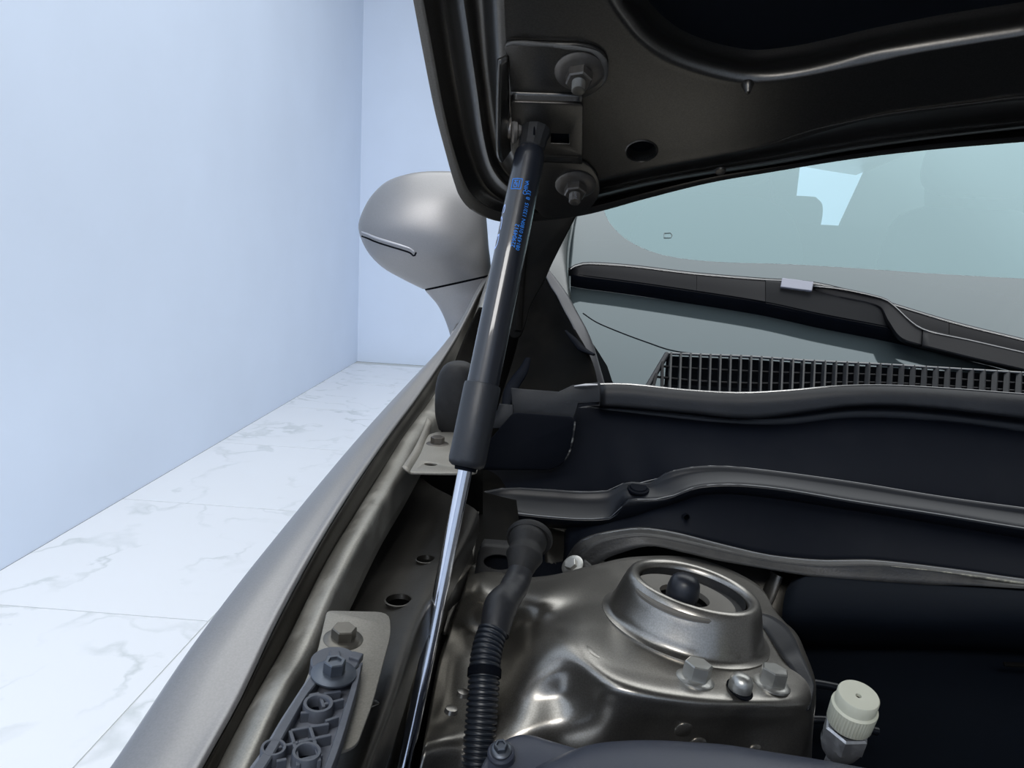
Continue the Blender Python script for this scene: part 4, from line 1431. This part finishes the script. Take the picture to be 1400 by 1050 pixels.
# ================================================================== wiring harness
hn = thing('wiring_harness', 'black corrugated wiring conduit with a taped end beside the chrome rod', 'wiring harness', PD(655, 1000, .55))
path = [(674, 862, .562), (668, 880, .555), (664, 900, .548), (661, 940, .537), (658, 985, .528), (654, 1030, .52), (650, 1080, .512)]
pth = cr([PD(*q) for q in path], 300)
Lc = np.linalg.norm(np.diff(pth, axis=0), axis=1).sum()
nrib = int(Lc / .0036)
rr = []
for k in range(300):
    ph = (k / 299 * nrib) % 1
    prof_ = .5 - .5 * math.cos(2 * math.pi * ph)
    rr.append(.0112 - .0017 * (1 - min(1, prof_ * 1.9)))
obj('conduit', tube(pth, rr, 28), CONDUIT, hn, smooth=80)
kk = pth[int(300 * .30)]
tk = nz(pth[95] - pth[85])
obj('cable_tie', lathe([(.0108, -.003), (.0120, -.0028), (.0120, .0028), (.0108, .003)], kk, tk, 32), BLACK, hn)
tp_ = [(676, 868, .562), (680, 845, .570), (686, 826, .578), (697, 812, .588), (706, 796, .60), (712, 780, .607)]
tpts = [PD(*q) for q in tp_]
obj('tape_wrap', tube(tpts, [.0108, .0115, .0122, .0128, .0115, .0105, .0110, .0105, .0098], 24, 50), TAPE, hn, smooth=60)
gp = [(711, 784, .606), (715, 768, .612), (719, 752, .62), (722, 738, .63), (724, 728, .64)]
obj('grommet', tube([PD(*q) for q in gp], [.0095, .0118, .0150, .0132, .0155, .0160, .0125], 28, 40), RUBBER, hn, smooth=60)
gd = nz(PD(724, 728, .64) - PD(715, 768, .612))
obj('grommet_flange', lathe([(.010, -.002), (.0185, -.003), (.0195, 0), (.0185, .003), (.012, .005)], PD(724, 736, .635), gd, 32), RUBBER, hn)
cb = thing('connector_bracket', 'dark square bracket with an oval opening left of the wiring grommet', 'bracket', P(678, 795, .66))
cbn = nz((0, -1, .7))
cbo = P(676, 782, .655)
cbl = fillet([PP(x, y, cbo, cbn) for x, y in ((656, 748), (704, 752), (700, 806), (648, 800))], .006)
cbh = circ(PP(682, 769, cbo, cbn), cbn, .014, 24, .007)
obj('bracket_plate', plate(cbl, cbn, .004, [cbh], bevel=.001), RUBBER, cb)
obj('opening_shade', plate([q_ - cbn * .012 for q_ in cbl], cbn, .002), BLACK, cb)  # black sheet added so the opening looks shaded inside
obj('bracket_top', loft([[PP(656, 749, cbo, cbn), PP(704, 753, cbo, cbn)], [P(662, 738, .70), P(704, 741, .70)]], 10, 2, smooth=False), RUBBER, cb, solid=.002)
fe = thing('apron_fold', 'narrow folded body edge beside the rod, under the cowl tray', 'body panel', P(640, 760, .70))
fo = [[(655, 700, .74), (652, 722, .72), (646, 795, .66), (620, 872, .60)], [(640, 700, .74), (634, 730, .71), (622, 800, .65), (606, 868, .59)], [(632, 705, .76), (626, 740, .73), (610, 810, .67), (600, 868, .61)]]
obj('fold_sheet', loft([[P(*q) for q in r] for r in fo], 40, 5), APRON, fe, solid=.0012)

# ================================================================== service valve with cream cap
va = nz(PD(1176, 945, .49) - PD(1144, 1012, .50))
vn = nz(np.array((.04, -.25, 1)))
vb = PD(1143, 1037, .505)
sv_ = thing('service_valve', 'aluminium service valve with a ribbed cream cap', 'valve', vb)
obj('pipe', lathe([(0, -.06), (.0062, -.06), (.0062, .004), (0, .004)], vb, vn, 24), ALU, sv_)
nut = join(hex_head(.0135, .012, .024, .001))
vx, vy, _ = frame(vn)


def loc(v, base, h=0):
    return np.array([base + q[0] * vx + q[1] * vy + (q[2] + h) * vn for q in v])


hv, hf = join(hex_head(.0142, .016, .029, .0012), lathe([(0, .003), (.0075, .003), (.0110, .008), (.0130, .014), (.0130, .017)], seg=36))
obj('valve_nut', (loc(hv, vb), hf), ALU, sv_, smooth=30)
obj('valve_neck', lathe([(.0105, .029), (.0105, .034)], vb, vn, 32), BLACK, sv_)
nk = 44
prof = []
rows_ = []
for h, rbase, kn in ((.0325, .0105, 0), (.0322, .0130, 0), (.0330, .0138, 1), (.0460, .0142, 1), (.0470, .0141, 0), (.0478, .0130, 0), (.0480, .0128, 0), (.0482, .0126, 0), (.0560, .0126, 0), (.0568, .0121, 0), (.0569, .0115, 0), (.0560, .0030, 0), (.0559, .0018, 0), (.0535, .0018, 0), (.0535, .0, 0)):
    ring = []
    for k in range(nk * 4):
        t = 2 * math.pi * k / (nk * 4)
        r = rbase - (.00055 * (1 if (k % 4) >= 2 else 0) if kn else 0)
        ring.append(vb + (r * math.cos(t)) * vx + (r * math.sin(t)) * vy + h * vn)
    rows_.append(np.array(ring))
cp = obj('cap', grid(rows_, True), CREAM, sv_, smooth=35)
cp['label'] = 'cream ribbed cap'
obj('cap_hole', lathe([(0, .0538), (.0017, .0538)], vb, vn, 16), LINER, sv_)

# ================================================================== engine cover along the bottom edge
ec = thing('engine_cover', 'blue-black plastic cover along the bottom of the engine bay', 'cover', PZ(900, 1150, -.32))
ze = -.292
ctop = [(560, 1180), (640, 1100), (700, 1068), (745, 1045), (787, 1026), (819, 1018), (858, 1014.5), (897, 1014), (950, 1017), (991, 1020), (1054, 1030), (1117, 1040), (1200, 1055), (1300, 1068), (1420, 1080)]
T = cr([PZ(x, y, ze) for x, y in ctop], 80)
rowsE = [T + np.array((0, .012, -.05)), T + np.array((0, .006, -.010)), T + np.array((0, .0015, -.0015)), T + np.array((0, -.008, .0035)), T + np.array((0, -.03, .004)), T + np.array((0, -.06, .0)), T + np.array((0, -.2, -.02)), T * np.array((1, 0, 1)) + np.array((0, -.35, -.03))]
obj('cover_shell', loft(rowsE, 80, 5, pre=False), COVER, ec, smooth=60, solid=.002)
ear = [(655, 1060), (668, 1035), (684, 1020), (697, 1011), (712, 1006.5), (728, 1007.5), (750, 1014), (790, 1026), (840, 1040), (870, 1060)]
Te = cr([PZ(x, y, ze - .006) for x, y in ear], 60)
obj('cover_ear', loft([Te + np.array((0, .008, -.04)), Te + np.array((0, .004, -.008)), Te + np.array((0, .001, -.001)), Te + np.array((0, -.006, .001)), Te + np.array((0, -.04, -.004)), Te + np.array((0, -.10, -.02))], 60, 4, pre=False), COVER, ec, smooth=60, solid=.002)
sb = PZ(685, 1026, ze + .001)
sn = nz((-.05, -.35, 1))
bolt('screw', sb, sn, join(lathe([(0, 0), (.0062, 0), (.0062, .0010), (.0056, .0016), (.0040, .0021), (0, .0022)], seg=32), hex_head(.0041, .0018, .0058, .0005, .0014)), STEELB, ec, .3)
obj('ear_boss', lathe([(.0085, -.012), (.0080, -.001), (.007, 0), (0, 0)], sb - sn * .0005, sn, 32), COVER, ec)

# ================================================================== rest of the car seen through and round the glass
car = thing('car_body', 'bronze-grey car body shell with roof, door and pillar behind the windshield', 'car', (.5, 2.4, .4))
pil = [P(762, 410, 1.10), P(757, 370, 1.17), P(760, 320, 1.32), P(772, 280, 1.48)]
pil += [pil[-1] + np.array((.10, .35, .20)), pil[-1] + np.array((.20, .8, .34))]
obj('windshield_pillar', tube(pil, [.020, .028, .030, .030, .03, .03], 18, 40, flat=.5), GLOSSB, car)
obj('door_skin', loft([[(-.17, 1.32, CZ - .16), (-.2, 1.9, CZ - .15), (-.2, 2.5, CZ - .15)], [(-.21, 1.32, CZ - .3), (-.24, 1.9, CZ - .3), (-.24, 2.5, CZ - .3)], [(-.2, 1.32, CZ - .8), (-.22, 1.9, CZ - .8), (-.22, 2.5, CZ - .8)]], 20, 4), PAINT, car, solid=.003)
obj('roof', loft([[(.05, 1.95, CZ + .36), (.6, 1.86, CZ + .42), (1.25, 1.95, CZ + .36)], [(.0, 2.6, CZ + .42), (.6, 2.6, CZ + .48), (1.25, 2.6, CZ + .42)], [(.08, 3.3, CZ + .36), (.6, 3.35, CZ + .42), (1.2, 3.3, CZ + .36)]], 20, 5), PAINT, car, solid=.03)
obj('dashboard', loft([[(.0, 1.25, CZ - .14), (.6, 1.2, CZ - .13), (1.3, 1.25, CZ - .14)], [(.0, 1.55, CZ - .05), (.6, 1.5, CZ - .03), (1.3, 1.55, CZ - .05)], [(.0, 1.68, CZ - .16), (.6, 1.66, CZ - .14), (1.3, 1.68, CZ - .16)], [(.0, 1.7, CZ - .5), (.6, 1.7, CZ - .5), (1.3, 1.7, CZ - .5)]], 20, 5), TRIMB, car, solid=.003)
obj('undertray', box((.62, .22, CZ - .66), (1, 0, 0), (0, 1, 0), (0, 0, 1), .76, .66, .01), BLACK, car, smooth=0)
obj('radiator_support', box((.62, -.44, CZ - .52), (1, 0, 0), (0, 1, 0), (0, 0, 1), .76, .03, .20), BLACK, car, smooth=0)
obj('rear_shelf', box((.7, 3.1, CZ + .02), (1, 0, 0), (0, 1, 0), (0, 0, 1), .72, .3, .10), TRIMB, car, smooth=0)
obj('cabin_floor', box((.6, 2.5, CZ - .75), (1, 0, 0), (0, 1, 0), (0, 0, 1), .7, 1.0, .03), TRIMB, car, smooth=0)
SIDEG = glass('dark_side_glass', (.10, .13, .13), 1.5)
for x in (-.12, 1.55):
    k = 1 if x < 0 else -1
    obj('door_trim', box((x + .05 * k, 2.42, CZ - .43), (1, 0, 0), (0, 1, 0), (0, 0, 1), .02, 1.05, .30), TRIMB, car, smooth=0)
    for ya, yb in ((1.36, 2.38), (2.46, 3.3)):
        obj('side_window', grid([[(x, ya, CZ - .13), (x, yb, CZ - .13)], [(x + .17 * k, ya + (.42 if ya < 2 else 0), CZ + .35), (x + .17 * k, yb - (0 if ya < 2 else .2), CZ + .35)]]), SIDEG, car, smooth=0, solid=.004)
    obj('door_pillar', bar((x, 2.42, CZ - .13), (x + .17 * k, 2.42, CZ + .37), .07, .04, (k * -1, 0, .3)), GLOSSB, car, smooth=0)
    obj('rear_pillar_mask', box((.40, 3.3, CZ + .15) if x < 0 else (1.42, 3.3, CZ + .15), (1, 0, 0), (0, 1, 0), (0, 0, 1), .56 if x < 0 else .12, .04, .32), TRIMB, car, smooth=0)  # left pillar widened to block the bright back wall around the window patch


for tri in (((1143, 322), (1150, 304), (1190, 218), (1240, 218), (1240, 322)), ((1056, 274), (1087, 220), (1050, 220))):
    obj('window_mask', plate([P(x, y, 3.24) for x, y in tri], (0, -1, 0), .03), TRIMB, car, smooth=0)  # wedges added to mask the bright rear opening to a slanted outline


def seat(cx, label):
    s = thing('front_seat', label, 'seat', (cx, 2.05, CZ - .55), 'front seats behind the windshield')
    b = sections_w([(cx, 2.12, CZ - .5, .24, .06), (cx, 2.16, CZ - .2, .25, .07), (cx, 2.2, CZ + .05, .23, .06), (cx, 2.22, CZ + .13, .19, .05), (cx, 2.23, CZ + .16, .12, .03)])
    obj('backrest', b, FABRIC, s)
    obj('headrest', sections_w([(cx, 2.22, CZ + .19, .09, .03), (cx, 2.22, CZ + .22, .14, .045), (cx, 2.22, CZ + .30, .14, .045), (cx, 2.22, CZ + .35, .10, .03)]), FABRIC, s)
    obj('cushion', sections_w([(cx, 1.95, CZ - .55, .24, .25), (cx, 1.95, CZ - .45, .25, .26), (cx, 1.95, CZ - .42, .22, .23)]), FABRIC, s)


def sections_w(lv, n=32, rows=20):
    out = []
    for x, y, z, a, d in cr(lv, rows):
        out.append(np.array([(x + a * math.copysign(abs(math.cos(t)) ** .6, math.cos(t)), y + d * math.copysign(abs(math.sin(t)) ** .6, math.sin(t)), z) for t in np.linspace(0, 2 * math.pi, n, endpoint=False)]))
    v, f = grid(out, True)
    f.append(tuple(range(n)))
    f.append(tuple(range((rows - 1) * n, rows * n)))
    return v, f


hrx = P(1088, 290, 2.9)
obj('rear_headrest', sections_w([(hrx[0], 2.9, hrx[2] - .12, .05, .04), (hrx[0], 2.9, hrx[2] - .06, .085, .05), (hrx[0], 2.9, hrx[2] + .03, .085, .05), (hrx[0], 2.9, hrx[2] + .055, .06, .035)]), FABRIC, car)
seat(.44, 'grey passenger seat seen through the windshield on the hinge side')
seat(1.13, 'grey driver seat seen through the windshield on the far side')
